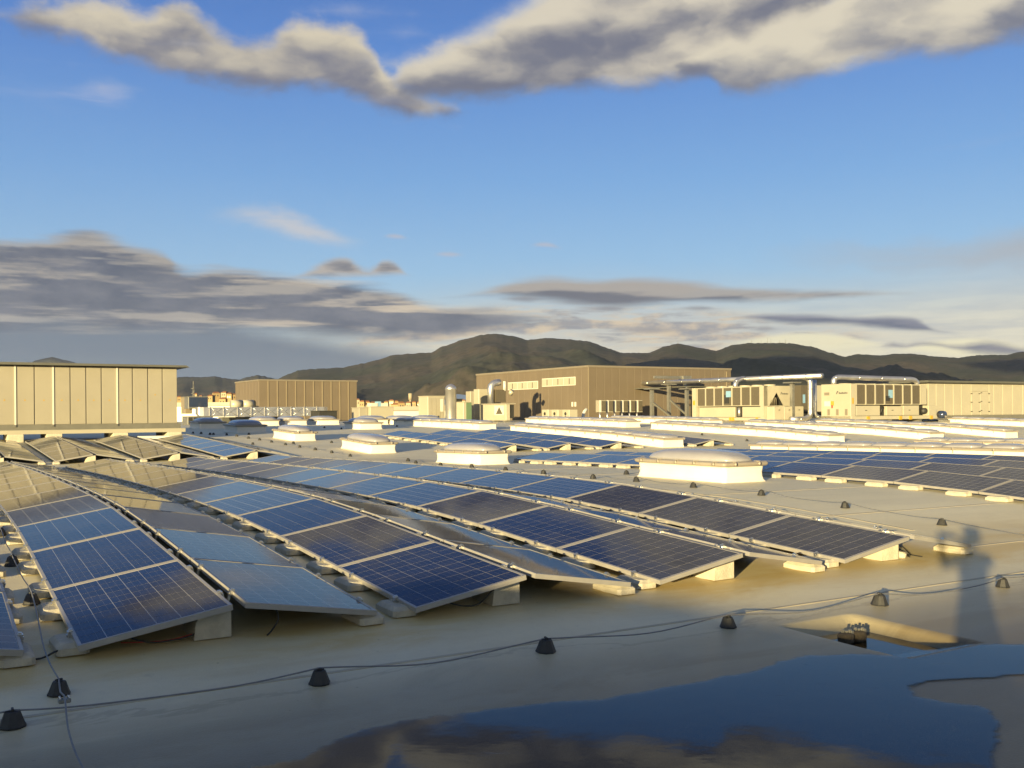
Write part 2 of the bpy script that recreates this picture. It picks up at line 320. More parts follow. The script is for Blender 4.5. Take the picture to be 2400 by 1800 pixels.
def G(u, v, sump=True):
    w = .45 if u < 12 else 1.2
    z = sum(g1(u + w * o) for o in (-1, -.5, 0, .5, 1)) / 5
    s = min(1, max(0, (u - 5) / 3)) * (1 - min(1, max(0, (u - 24) / 10)))
    z += -.0075 * (v - .83) * s
    if sump:
        e = max(abs(u - 4.92) / .44, abs(v - 6.03) / .31)
        if e < 1.5: z -= .12 * min(1, max(0, (1.35 - e) / .45)); z += .022 * max(0, 1 - abs(e - 1.28) / .12)
    return z
def GP(u, v, h=0.0): return uv(u, v, G(u, v) + h)
def hit(px, py):        # where the line of sight through a photo pixel meets the roof
    lo = 3.0
    k = k_of(px); s = (hor(px) - py) / F
    D = lo
    while D < 160:
        u, v = ray(px, D)
        if s * D <= G(u, v, False): break
        D += .03
    return u, v
ROT = -AZ          # rotation about z of a thing laid out on the grid: local X = v, local Y = u
# ------------------------------------------------------------------ mesh builder
class MB:
    def __init__(s): s.v = []; s.f = []; s.mi = []; s.sm = []
    def add(s, verts, faces, mi=0, smooth=False):
        o = len(s.v); s.v += [tuple(p) for p in verts]
        for f in faces: s.f.append(tuple(i + o for i in f)); s.mi.append(mi); s.sm.append(smooth)
        return s
    def box(s, x0, x1, y0, y1, z0, z1, mi=0):
        return s.add([(x0, y0, z0), (x1, y0, z0), (x1, y1, z0), (x0, y1, z0), (x0, y0, z1), (x1, y0, z1), (x1, y1, z1), (x0, y1, z1)],
                     [(0, 3, 2, 1), (4, 5, 6, 7), (0, 1, 5, 4), (1, 2, 6, 5), (2, 3, 7, 6), (3, 0, 4, 7)], mi)
    def cbox(s, x0, x1, y0, y1, z0, z1, c, mi=0):     # chamfered box
        vs = []; 
        for z, q in ((z0, c), (z0 + c, 0), (z1 - c, 0), (z1, c)):
            k = c
            vs += [(x0 + q + k, y0 + q, z), (x1 - q - k, y0 + q, z), (x1 - q, y0 + q + k, z), (x1 - q, y1 - q - k, z), (x1 - q - k, y1 - q, z), (x0 + q + k, y1 - q, z), (x0 + q, y1 - q - k, z), (x0 + q, y0 + q + k, z)]
        fs = [tuple(reversed(range(8))), tuple(range(24, 32))]
        for L in range(3):
            for i in range(8): fs.append((L * 8 + i, L * 8 + (i + 1) % 8, L * 8 + 8 + (i + 1) % 8, L * 8 + 8 + i))
        return s.add(vs, fs, mi)
    def loft(s, rings, mi=0, smooth=False, cap=True, closed=True):
        n = len(rings[0]); vs = [p for r in rings for p in r]; fs = []
        for L in range(len(rings) - 1):
            for i in range(n if closed else n - 1):
                j = (i + 1) % n; fs.append((L * n + i, L * n + j, (L + 1) * n + j, (L + 1) * n + i))
        if cap: fs += [tuple(reversed(range(n))), tuple(range((len(rings) - 1) * n, len(rings) * n))]
        return s.add(vs, fs, mi, smooth)
    def cyl(s, a, b, r0, r1=None, n=12, mi=0, smooth=True, cap=True):
        a = Vector(a); b = Vector(b); r1 = r0 if r1 is None else r1
        return s.tube([a, b], [r0, r1], n, mi, smooth, cap)
    def tube(s, pts, rad, n=8, mi=0, smooth=True, cap=True):
        pts = [Vector(p) for p in pts]; rings = []
        up = Vector((0, 0, 1)); t0 = (pts[1] - pts[0]).normalized()
        x = t0.cross(up)
        if x.length < .05: x = Vector((1, 0, 0))
        x.normalize()
        for i, p in enumerate(pts):
            t = (pts[min(i + 1, len(pts) - 1)] - pts[max(i - 1, 0)]).normalized()
            x = (x - t * x.dot(t)).normalized(); y = t.cross(x)
            r = rad[i] if isinstance(rad, (list, tuple)) else rad
            rings.append([p + (x * math.cos(a) + y * math.sin(a)) * r for a in [2 * math.pi * q / n for q in range(n)]])
        return s.loft(rings, mi, smooth, cap)
    def mesh(s, name, mats):
        me = bpy.data.meshes.new(name); me.from_pydata(s.v, [], s.f)
        for m in mats: me.materials.append(m)
        me.polygons.foreach_set('material_index', s.mi); me.polygons.foreach_set('use_smooth', s.sm)
        me.update(); return me
    def build(s, name, mats, parent=None, **kw):
        if not isinstance(mats, (list, tuple)): mats = [mats]
        return link(name, s.mesh(name, mats), parent, **kw)
def link(name, data, parent=None, loc=None, rot=None, mw=None):
    o = bpy.data.objects.new(name, data); COL.objects.link(o)
    if parent: o.parent = parent
    if loc is not None: o.location = loc
    if rot is not None: o.rotation_euler = rot
    if mw is not None: o.matrix_basis = mw
    return o
def tag(o, label, cat, group=None):
    o['label'] = label; o['category'] = cat
    if group: o['group'] = group
    return o
def thing(name, label, cat, loc=(0, 0, 0), rz=0.0, group=None, mw=None):
    o = link(name, None, None, loc, (0, 0, rz)); o.empty_display_size = .1
    if mw is not None: o.matrix_basis = mw
    return tag(o, label, cat, group)
def struct(o, kind='structure'): o['kind'] = kind; return o
def dup(src, mw=None, loc=None, rz=None):
    r = src.copy(); COL.objects.link(r)
    if mw is not None: r.matrix_basis = mw
    if loc is not None: r.location = loc
    if rz is not None: r.rotation_euler = (0, 0, rz)
    for ch in src.children:
        c = ch.copy(); COL.objects.link(c); c.parent = r
        for gch in ch.children:
            d = gch.copy(); COL.objects.link(d); d.parent = c
    return r
OW = ['first', 'second', 'third', 'fourth', 'fifth', 'sixth', 'seventh', 'eighth', 'ninth', 'tenth', 'eleventh', 'twelfth', 'thirteenth', 'fourteenth', 'fifteenth', 'sixteenth', 'seventeenth', 'eighteenth', 'nineteenth', 'twentieth']
def ow(i):
    if i < 20: return OW[i]
    t = ['twenty', 'thirty', 'forty', 'fifty', 'sixty', 'seventy', 'eighty', 'ninety'][i // 10 - 2 if (i + 1) % 10 else (i + 1) // 10 - 2]
    return (t[:-1] + 'ieth') if (i + 1) % 10 == 0 else ['twenty', 'thirty', 'forty', 'fifty', 'sixty', 'seventy', 'eighty', 'ninety'][(i + 1) // 10 - 2] + '-' + OW[(i + 1) % 10 - 1]
# ------------------------------------------------------------------ roof, puddle, terrain
def frange(a, b, s):
    n = max(1, round((b - a) / s)); return [a + (b - a) * i / n for i in range(n)]
def membrane():
    m = bpy.data.materials.new('roof_membrane'); m.use_nodes = True; T = NT(m.node_tree); p = T.n['Principled BSDF']
    g = T.new('ShaderNodeNewGeometry'); sp = T.new('ShaderNodeSeparateXYZ'); T.l.new(g.outputs['Position'], sp.inputs[0])
    x, y = sp.outputs[0], sp.outputs[1]
    u = T.m('ADD', T.m('MULTIPLY', x, SA), T.m('MULTIPLY', y, CA)); v = T.m('SUBTRACT', T.m('MULTIPLY', x, CA), T.m('MULTIPLY', y, SA))
    uvv = T.comb(u, v, 0)
    st = T.comb(T.m('MULTIPLY', u, 1.0), T.m('MULTIPLY', v, .35), 0)
    n1 = T.noise(uvv, .35, 7, .6); n2 = T.noise(st, 1.7, 8, .68, .5); n3 = T.noise(uvv, 14, 5, .65); n4 = T.noise(T.comb(T.m('MULTIPLY', u, 1.5), T.m('MULTIPLY', v, .55), 3), 1.0, 8, .66, .6)
    c = T.mix(T.ss(n1, .3, .7), (.67, .60, .385), (.74, .665, .44))
    c = T.mix(T.m('MULTIPLY', T.ss(n2, .4, .75), .28), c, (.44, .39, .27))
    wn_ = T.new('ShaderNodeTexWhiteNoise', noise_dimensions='1D'); T.put(wn_.inputs['W'], T.m('FLOOR', T.m('DIVIDE', T.m('ADD', u, .25), 2.05))); c = T.mix(T.m('MULTIPLY', wn_.outputs[0], .22), c, (.47, .43, .33))
    c = T.mix(T.m('MULTIPLY', T.ss(n3, .45, .8), .16), c, (.36, .33, .27))
    # ochre algae where water drips off the panel ends
    uw = T.m('ADD', u, T.m('MULTIPLY', T.m('SUBTRACT', n2, .5), .9))
    och = T.m('MULTIPLY', T.ss(uw, 6.1, 6.75), T.m('SUBTRACT', 1.0, T.ss(uw, 7.0, 9.6)))
    c = T.mix(T.m('MULTIPLY', och, T.m('MULTIPLY_ADD', T.ss(n2, .35, .65), .45, .25)), c, (.55, .38, .10))
    # silt round the standing water
    uz = T.m('ADD', u, T.m('MULTIPLY', T.m('SUBTRACT', n4, .5), 1.6))
    silt = T.m('MULTIPLY', T.m('SUBTRACT', 1.0, T.ss(uz, 5.0, 6.3)), T.ss(u, -1, 2.2))
    c = T.mix(T.m('MULTIPLY', silt, T.m('MULTIPLY_ADD', T.ss(n4, .38, .6), .55, .36)), c, (.22, .175, .09))
    damp = T.m('MULTIPLY', T.m('SUBTRACT', 1.0, T.ss(uz, 4.95, 5.75)), T.ss(u, -1, 2.2)); c = T.mix(T.m('MULTIPLY', damp, .6), c, (.17, .13, .06))
    deep = T.m('MULTIPLY', T.m('SUBTRACT', 1.0, T.ss(uz, 4.2, 5.0)), T.ss(u, -1, 2.2))
    c = T.mix(T.m('MULTIPLY', deep, .8), c, (.075, .06, .042))
    # standing dirt film in the other valley
    val = T.m('MULTIPLY', T.ss(u, 24, 27.5), T.m('SUBTRACT', 1.0, T.ss(u, 28.5, 31)))
    c = T.mix(T.m('MULTIPLY', val, T.m('MULTIPLY', T.ss(n2, .4, .6), .45)), c, (.34, .27, .15))
    # small stains
    vo = T.new('ShaderNodeTexVoronoi', feature='DISTANCE_TO_EDGE') if False else T.new('ShaderNodeTexVoronoi'); vo.inputs['Scale'].default_value = .9; T.l.new(uvv, vo.inputs['Vector'])
    sp_ = T.m('SUBTRACT', 1.0, T.ss(T.m('ADD', vo.outputs['Distance'], T.m('MULTIPLY', n3, .12)), .07, .11))
    c = T.mix(T.m('MULTIPLY', sp_, .35), c, (.25, .22, .16))
    gr = T.new('ShaderNodeTexVoronoi'); gr.inputs['Scale'].default_value = 9; gr.inputs['Randomness'].default_value = 1; T.l.new(uvv, gr.inputs['Vector'])
    gs = T.m('MULTIPLY', T.m('SUBTRACT', 1.0, T.ss(gr.outputs['Distance'], .05, .10)), T.ss(T.noise(uvv, 1.3, 5, .6), .5, .62))
    c = T.mix(T.m('MULTIPLY', gs, .55), c, (.13, .11, .07))
    tide = T.m('ABSOLUTE', T.m('SUBTRACT', T.m('ADD', uz, T.m('MULTIPLY', n1, .5)), 5.95)); c = T.mix(T.m('MULTIPLY', T.m('SUBTRACT', 1.0, T.ss(tide, .01, .06)), .35), c, (.22, .18, .11))
    T.put(p.inputs['Base Color'], c); T.put(p.inputs['Roughness'], T.m('MULTIPLY_ADD', silt, -.12, .52)); p.inputs['Specular IOR Level'].default_value = .35
    b = T.new('ShaderNodeBump'); b.inputs['Strength'].default_value = .4; b.inputs['Distance'].default_value = .008
    T.put(b.inputs['Height'], T.m('ADD', T.m('MULTIPLY', n3, .25), T.m('ADD', T.m('MULTIPLY', n2, .18), T.m('MULTIPLY', T.noise(uvv, 70, 3, .6), .8)))); T.put(p.inputs['Normal'], b.outputs[0])
    return m
MT['membrane'] = membrane()
U = frange(-40, 2, 2) + frange(2, 4, .25) + frange(4, 8, .055) + frange(8, 32, .4) + frange(32, 60, 1) + frange(60, 118, 3) + [118]
V = frange(-95, -6, 3) + frange(-6, 5.2, .3) + frange(5.2, 6.9, .055) + frange(6.9, 20, .5) + frange(20, 60, 2) + frange(60, 150, 5) + [150]
mb = MB(); nv = len(V); vs = [GP(u, v) for u in U for v in V]
mb.add(vs, [(i * nv + j, (i + 1) * nv + j, (i + 1) * nv + j + 1, i * nv + j + 1)[::-1] for i in range(len(U) - 1) for j in range(nv - 1)], 0, True)
struct(mb.build('roof', MT['membrane']))
mb = MB()
loop = [(U[0], V[0]), (U[0], V[-1]), (U[-1], V[-1]), (U[-1], V[0])]
for i in range(4):
    a, b = loop[i], loop[(i + 1) % 4]
    mb.add([GP(*a, h=.02), GP(*b, h=.02), uv(b[0], b[1], -12), uv(a[0], a[1], -12)], [(0, 1, 2, 3)])
struct(mb.build('building_walls', MT['taupe']))
# water
def water():
    m = bpy.data.materials.new('standing_water'); m.use_nodes = True; T = NT(m.node_tree); T.n.remove(T.n['Principled BSDF'])
    out = T.n['Material Output']; tr = T.new('ShaderNodeBsdfTransparent'); gl = T.new('ShaderNodeBsdfGlossy'); mx = T.new('ShaderNodeMixShader'); fr = T.new('ShaderNodeFresnel')
    tr.inputs[0].default_value = (.34, .32, .28, 1); gl.inputs['Roughness'].default_value = .03; gl.inputs[0].default_value = (.95, .97, 1, 1); fr.inputs[0].default_value = 1.36
    tc = T.new('ShaderNodeTexCoord'); b = T.new('ShaderNodeBump'); b.inputs['Strength'].default_value = .05; b.inputs['Distance'].default_value = .02
    T.put(b.inputs['Height'], T.noise(tc.outputs['Object'], 3, 3, .5)); T.l.new(b.outputs[0], gl.inputs['Normal']); T.l.new(b.outputs[0], fr.inputs['Normal'])
    film = T.ss(T.noise(T.vscale(tc.outputs['Object'], (1.2, 4, 1)), 2.2, 7, .7, .4), .60, .72)      # floating dust film
    df = T.new('ShaderNodeBsdfDiffuse'); df.inputs[0].default_value = (.30, .32, .34, 1)
    m2 = T.new('ShaderNodeMixShader'); T.l.new(T.m('MULTIPLY', fr.outputs[0], .76, clamp=True), mx.inputs[0]); T.l.new(tr.outputs[0], mx.inputs[1]); T.l.new(gl.outputs[0], mx.inputs[2])
    T.l.new(T.m('MULTIPLY', film, .3), m2.inputs[0]); T.l.new(mx.outputs[0], m2.inputs[1]); T.l.new(df.outputs[0], m2.inputs[2]); 
    at_ = T.new('ShaderNodeAttribute', attribute_name='depth'); wet = T.ss(T.m('ADD', at_.outputs['Fac'], T.m('MULTIPLY', T.m('SUBTRACT', T.noise(T.vscale(tc.outputs['Object'], (1, 2, 1)), 3, 7, .68), .5), 1.1)), .28, .66)
    m3 = T.new('ShaderNodeMixShader'); t3 = T.new('ShaderNodeBsdfTransparent'); T.l.new(wet, m3.inputs[0]); T.l.new(t3.outputs[0], m3.inputs[1]); T.l.new(m2.outputs[0], m3.inputs[2]); T.l.new(m3.outputs[0], out.inputs[0])
    return m
MT['water'] = water()
WZ = -1.6545
def flat_px(px, py, z):
    D = -z * F / (py - hor(px)); return Vector((k_of(px) * D, D, z + EYE))
edge = [(565, 1800), (633, 1789), (700, 1775), (760, 1744), (791, 1730), (859, 1703), (930, 1688), (1000, 1680), (1100, 1669), (1240, 1650), (1330, 1640), (1400, 1637), (1490, 1621), (1594, 1603), (1640, 1596), (1689, 1583),
        (1762, 1571), (1807, 1553), (1850, 1543), (1897, 1535), (1988, 1531), (2078, 1533), (2168, 1522), (2259, 1510), (2400, 1508), (2700, 1500), (2760, 1560), (2400, 1580), (2304, 1590), (2168, 1596), (2132, 1608), (2141, 1630), (2214, 1644), (2286, 1650),
        (2327, 1666), (2344, 1703), (2338, 1757), (2331, 1800), (2300, 1900), (2200, 2060), (1900, 2150), (1400, 2120), (900, 2080), (600, 2000), (520, 1880)]
fine = []
for i in range(len(edge)):
    a, b = edge[i], edge[(i + 1) % len(edge)]
    for q in range(4):
        t = q / 4; px = a[0] + (b[0] - a[0]) * t; py = a[1] + (b[1] - a[1]) * t
        j = 0 if q == 0 else random.uniform(-1, 1)
        fine.append(flat_px(px + j * 3, py + j * 1.6, WZ))
n_ = len(fine); inner = []
for i in range(n_):
    a_, c_ = fine[(i - 2) % n_], fine[(i + 2) % n_]; t_ = (c_ - a_).normalized(); inner.append(fine[i] + Vector((-t_.y, t_.x, 0)) * -.085)
outer = [fine[i] - (inner[i] - fine[i]) * .5 for i in range(n_)]
mb = MB(); mb.add(inner + outer, [tuple(range(n_))[::-1]] + [(i, (i + 1) % n_, n_ + (i + 1) % n_, n_ + i) for i in range(n_)])
o = struct(mb.build('puddle', MT['water'])); at = o.data.attributes.new('depth', 'FLOAT', 'POINT'); at.data.foreach_set('value', [1.0] * n_ + [0.0] * n_)
mb = MB()
q = [(4.50, 5.74), (4.50, 6.33), (5.34, 6.33), (5.34, 5.74)]
mb.add([uv(a, b, -1.735) for a, b in q], [(0, 1, 2, 3)]); o = struct(mb.build('sump_water', MT['water'])); at = o.data.attributes.new('depth', 'FLOAT', 'POINT'); at.data.foreach_set('value', [1.0] * 4)
# membrane seams: raised overlap strips
def ribbon(mb, pts, w, h=.0012, step=.25):
    P = []
    for (a, b) in zip(pts, pts[1:]):
        n = max(1, int(math.dist(a, b) / step))
        P += [(a[0] + (b[0] - a[0]) * i / n, a[1] + (b[1] - a[1]) * i / n) for i in range(n)]
    P.append(pts[-1]); rings = []
    for i, p in enumerate(P):
        a, b = P[max(0, i - 1)], P[min(len(P) - 1, i + 1)]; L = math.dist(a, b); nx, ny = -(b[1] - a[1]) / L * w / 2, (b[0] - a[0]) / L * w / 2
        rings.append([GP(p[0] + nx, p[1] + ny, -.002), GP(p[0] + nx, p[1] + ny, h + .002), GP(p[0] - nx, p[1] - ny, h + .002), GP(p[0] - nx, p[1] - ny, -.002)])
    mb.loft(rings, 0, False)
MT['seam'] = mat('seam_membrane', (.40, .35, .24), .6, 0, .12, 3, .1)
for i, (pts, w) in enumerate(([[(5.92, -6), (5.95, 12)], .035], [[(8.3, 10.9), (30, 10.9)], .06], [[(9.6, 10.2), (9.6, 14.8)], .05], [[(12.2, 10.2), (12.2, 14.8)], .05],
                            [[(17.5, 10.2), (17.5, 14.8)], .05], [[(20.4, 10.2), (20.4, 14.8)], .05], [[(26.5, 11), (26.5, 26)], .06], [[(7.2, 9.9), (7.2, 14.6)], .05])):
    mb = MB(); ribbon(mb, pts, w); struct(mb.build('membrane_seam', MT['seam']))
# membrane flap and drain pot in the sump
mb = MB(); dr = thing('roof_drain', 'dark silted drain pot sitting in the small square sump beside the puddle', 'drain', uv(5.10, 5.98, -1.775), ROT)
def pot(mb, cx, cy):
    rings = []
    for z, r in ((0, .062), (.05, .066), (.09, .07), (.105, .06), (.11, .03)):
        rings.append([(cx + (r + .006 * math.sin(5 * a + cx * 9) + .004 * random.uniform(-1, 1)) * math.cos(a), cy + r * math.sin(a) * .8, z) for a in [2 * math.pi * i / 14 for i in range(14)]])
    mb.loft(rings, 0, True)
for s in (-1, 1): 
    b_ = MB(); pot(b_, s * .068, 0); b_.build('leaf_guard', mat('silt_crust', (.07, .055, .035), .9, 0, .4, 60, .8), dr)
for s in (-1, 1):
    for q in range(4):
        b_ = MB(); a = q * .6; b_.box(s * .068 + .045 * math.cos(a) - .008, s * .068 + .045 * math.cos(a) + .012, -.03 + .014 * q, -.018 + .014 * q, .10, .125 + .008 * (q % 2)); b_.build('guard_rib', MT['steel'], dr)
# terrain far below and out to the horizon
TZ = -11.0
def land():
    m = bpy.data.materials.new('plain_ground'); m.use_nodes = True; T = NT(m.node_tree); p = T.n['Principled BSDF']
    tc = T.new('ShaderNodeTexCoord'); n = T.noise(tc.outputs['Object'], .004, 8, .65); n2 = T.noise(tc.outputs['Object'], .05, 5, .6)
    c = T.mix(T.ss(n, .35, .65), (.045, .055, .025), (.13, .115, .07)); c = T.mix(T.m('MULTIPLY', n2, .5), c, (.05, .05, .035))
    T.put(p.inputs['Base Color'], c); p.inputs['Roughness'].default_value = .9; return m
mb = MB(); mb.add([(-30000, -30000, TZ + EYE), (30000, -30000, TZ + EYE), (30000, 30000, TZ + EYE), (-30000, 30000, TZ + EYE)], [(0, 1, 2, 3)])
struct(mb.build('ground', land()))
# ------------------------------------------------------------------ solar panels
PW, PL, PT = .99, 1.65, .04; PITCH = 1.67; V0 = .831; S = 2.3604; DH = .1652; U0 = 6.83
CW = math.sqrt(PW * PW - DH * DH); GAP = .10
fm = MB(); L = .0225
for b in ((0, PW, 0, L), (0, PW, PL - L, PL), (0, L, L, PL - L), (PW - L, PW, L, PL - L)): fm.box(b[0], b[1], b[2], b[3], 0, PT)
FRAME = fm.mesh('frame', [MT['alu']])
lm = MB(); lm.box(L, PW - L, L, PL - L, .028, .0365); LAM = lm.mesh('laminate', [MT['laminate']]); 
lm = MB(); lm.box(L, PW - L, L, PL - L, .028, .0365); LAM2 = lm.mesh('laminate_near', [MT['backsheet']])
cm = MB(); cm.box(-.0762, .0762, -.0760, .0760, 0, .0012); CELL = cm.mesh('solar_cell', [MT['cell']])
cl = MB(); cl.box(-.022, .012, -.025, .025, .012, .050); cl.box(-.030, -.012, -.012, .012, -.03, .030); cl.box(-.012, .010, -.012, .012, .050, .060); CLAMP = cl.mesh('clamp', [MT['zinc']])
def make_panel(kind):
    r = thing('solar_panel', 'x', 'solar panel')
    link('frame', FRAME, r)
    if kind == 'near':
        link('laminate', LAM2, r)
        for i in range(6):
            for j in range(10): link('solar_cell', CELL, r, (.0225 + .1575 * (i + .5), .0325 + .1585 * (j + .5), .0365))
    else: link('laminate', LAM, r)
    if kind != 'far':
        for xx, ry in ((0, 0), (PW, math.pi)):
            for yy in (.36, 1.29): link('clamp', CLAMP, r, (xx, yy, 0), (0, 0, ry))
    return r
proto = {}
def panel_matrix(side, u0, k, back=False):
    vl = V0 + k * S; vr = vl + CW
    z0 = G(u0, vr) + .11; z1 = G(u0 + PITCH, vr) + .11
    eu = (uv(u0 + PITCH, 0, z1) - uv(u0, 0, z0)).normalized()
    vh = (uv(0, 1) - uv(0, 0))
    if not back: ew = (vh * CW + Vector((0, 0, DH))).normalized(); o = uv(u0, vl, z0)
    else: ew = (vh * CW - Vector((0, 0, DH))).normalized(); o = uv(u0, vr + GAP, z0 + DH)
    n = ew.cross(eu).normalized(); ew = eu.cross(n).normalized()
    o = o - n * PT
    j = random.uniform(-.0014, .0014)                      # nobody sets them perfectly flush
    Mx = Matrix(((ew.x, eu.x, n.x, o.x), (ew.y, eu.y, n.y, o.y), (ew.z, eu.z, n.z, o.z), (0, 0, 0, 1)))
    return Mx @ Matrix.Rotation(j, 4, 'Y') @ Matrix.Rotation(random.uniform(-.001, .001), 4, 'X')
def place_panel(kind, mw, label, group):
    if kind not in proto: proto[kind] = o = make_panel(kind); o.matrix_basis = mw
    else: o = dup(proto[kind], mw)
    o['label'] = label; o['group'] = group
ROWN = {-1: 'cut-off leftmost', 0: 'first full', 1: 'second full', 2: 'third full', 3: 'fourth full'}
for k in range(-1, 4):
    N = 13
    for n in range(N):
        for back in (False, True):
            if k == -1 and not back: continue
            near = n < 3 and not back
            place_panel('near' if near else 'mid', panel_matrix('', U0 + n * PITCH, k, back),
                        f"blue panel {ow(n)} from near end on {'right' if back else 'left'}-tilted side of {ROWN[k]} front row", f"panels of the {ROWN[k]} front row")
for k in range(0, 4):
    for n in range(6):
        for back in (False, True):
            place_panel('far', panel_matrix('', 30.7 + n * PITCH, k, back),
                        f"blue panel {ow(n)} from near end on {'right' if back else 'left'}-tilted side of {ow(k)} far left row", f"panels of the {ow(k)} far left row")
for q, k in enumerate((7, 8, 9, 11)):
    for n in range(6):
        for back in ((False, True) if n < 1 else (False,)):
            place_panel('far', panel_matrix('', 30.7 + n * PITCH, k, back),
                        f"blue panel {ow(n)} from near end on {'right' if back else 'left'}-tilted side of {ow(q)} far middle row", f"panels of the {ow(q)} far middle row")
for q, k in enumerate((6, 7, 8, 9)):
    for n in range(0 if k < 9 else 1, 11):
        place_panel('far', panel_matrix('', U0 + n * PITCH, k, False),
                    f"blue panel {ow(n)} from near end on left-tilted side of {ow(q)} right-hand row", f"panels of the {ow(q)} right-hand row")
# ballast
def rr_(a, b, z, c=.025): return [(a - c, -b, z), (a, -b + c, z), (a, b - c, z), (a - c, b, z), (-a + c, b, z), (-a, b - c, z), (-a, -b + c, z), (-a + c, -b, z)]
pm = MB(); pm.loft([rr_(.10, .20, 0), rr_(.10, .20, .045), rr_(.072, .165, .074)]); PAD = pm.mesh('ballast_pad', [MT['concrete']])
bm_ = MB(); bm_.loft([[(-.20, -.18, 0), (.055, -.18, 0), (.055, .18, 0), (-.20, .18, 0)], [(-.185, -.18, .12), (.055, -.18, .15), (.055, .18, .15), (-.185, .18, .12)], [(-.15, -.178, .186), (.052, -.178, .224), (.052, .178, .224), (-.15, .178, .186)]])
BLOCK = bm_.mesh('ridge_block', [MT['concrete']])
def put(name, mesh, u, v, h, label, cat, group, rz=ROT):
    o = link(name, mesh, None, GP(u, v, h), (0, 0, rz + random.uniform(-.04, .04))); return tag(o, label, cat, group)
for k in range(-1, 4):
    vl = V0 + k * S
    if k >= 0:
        for i in range(26):
            u = U0 + (i // 2) * PITCH + (.33 if i % 2 == 0 else 1.27)
            put('ballast_pad', PAD, u, vl - .015, 0, f"low concrete pad {ow(i)} from near end under left edge of {ROWN[k]} front row", 'ballast pad', 'pads under left row edges')
    for i in range(26 if k in (-1, 0, 1) else 4):
        u = U0 + (i // 2) * PITCH + (.22 if i % 2 == 0 else 1.27)
        put('ballast_pad', PAD, u, vl + 2 * CW + GAP - .03, 0, f"low concrete pad {ow(i)} from near end under right edge of {ROWN[k]} front row", 'ballast pad', 'pads under right row edges')
    if k >= 0:
        for n in range(13):
            put('ridge_block', BLOCK, U0 + n * PITCH + .33, vl + CW - .02, 0, f"tall concrete block {ow(n)} from near end under ridge of {ROWN[k]} front row", 'ballast block', 'blocks under the front row ridges')
for k, nm in ((0, 'first far left row'), (1, 'second far left row'), (2, 'third far left row'), (3, 'fourth far left row'), (7, 'first far middle row'), (8, 'second far middle row'), (9, 'third far middle row'), (11, 'fourth far middle row')):
    vl = V0 + k * S
    put('ridge_block', BLOCK, 30.9, vl + CW + .02, 0, f"tall concrete block under near ridge end of the {nm}", 'ballast block', 'blocks under the far row ends')
    put('ballast_pad', PAD, 30.88, vl + .03, 0, f"low concrete pad under near left corner of the {nm}", 'ballast pad', 'pads under the far row ends')
    put('ballast_pad', PAD, 30.88, vl + 2 * CW + GAP - .03, 0, f"low concrete pad under near right corner of the {nm}", 'ballast pad', 'pads under the far row ends')
for i in range(22):
    u = U0 + (i // 2) * PITCH + (.33 if i % 2 == 0 else 1.27)
    put('ballast_pad', PAD, u, V0 + 6 * S - .04, 0, f"low concrete pad {ow(i)} from near end under left edge of right-hand array", 'ballast pad', 'pads along the right-hand array')
for i in range(12):
    u = 30.7 + (i // 2) * PITCH + (.33 if i % 2 == 0 else 1.27)
    if i: put('ballast_pad', PAD, u, V0 + 7 * S - .04, 0, f"low concrete pad {ow(i)} from near end along left edge of far middle array", 'ballast pad', 'pads along the far middle array')
# loose wiring under the panel ends
def wire(label, pts, r=.006, cat='cable', name='black_cable', m='black'):
    mb = MB(); P = [Vector(p) for p in pts]; Q = []
    for i in range(len(P) - 1):
        p0, p1, p2, p3 = P[max(0, i - 1)], P[i], P[i + 1], P[min(len(P) - 1, i + 2)]
        for s in range(6):
            t = s / 6; Q.append(.5 * ((2 * p1) + (p2 - p0) * t + (2 * p0 - 5 * p1 + 4 * p2 - p3) * t * t + (3 * p1 - p0 - 3 * p2 + p3) * t ** 3))
    Q.append(P[-1]); mb.tube(Q, r, 6); return tag(mb.build(name, MT[m]), label, cat)
def gv(u, v, h): return GP(u, v, h)
wire('black cable loop hanging under near end of second full row', [gv(6.98, V0 + S + .30, .10), gv(6.93, V0 + S + .45, .055), gv(6.92, V0 + S + .6, .06), gv(7.0, V0 + S + .78, .15)])
wire('black cable end hanging beside the first tall block', [gv(6.95, 2.13, .22), gv(6.92, 2.16, .12), gv(6.93, 2.11, .03), gv(6.9, 2.07, .012)])
wire('black cable crossing the gap between the two leftmost rows', [gv(7.0, V0 + .03, .07), gv(6.98, V0 - .1, .05), gv(6.98, V0 - .2, .012), gv(7.0, V0 - .33, .012), gv(7.02, V0 - .42, .05)], .007)
wire('black cable under the first full row near end', [gv(7.0, V0 + .35, .07), gv(6.98, V0 + .5, .03), gv(6.99, V0 + .75, .05), gv(7.05, V0 + .9, .14)])
wire('thin red cable lying under the first full row', [gv(7.1, V0 + .3, .02), gv(7.05, V0 + .6, .015), gv(7.08, V0 + .85, .05)], .004, m='red')
vE = V0 + 3 * S + CW
wire('curly black cable at ridge end of fourth full row', [gv(7.1, vE + .05, .2), gv(7.15, vE + .14, .16), gv(7.0, vE + .22, .05), gv(7.05, vE + .3, .02), gv(7.12, vE + .36, .012), gv(6.95, vE + .38, .012)])
wire('second black cable curling at ridge end of fourth full row', [gv(7.2, vE + .08, .2), gv(7.22, vE + .2, .15), gv(7.12, vE + .26, .04), gv(7.0, vE + .24, .012)])
mb = MB(); mb.cbox(-.05, .05, -.09, .09, 0, .07, .015); o = mb.build('concrete_lump', MT['concrete'], None, loc=GP(7.1, vE + .16, .0), rot=(R(8), 0, 1.0)); tag(o, 'loose rounded concrete lump beside ridge end of fourth full row', 'concrete lump')
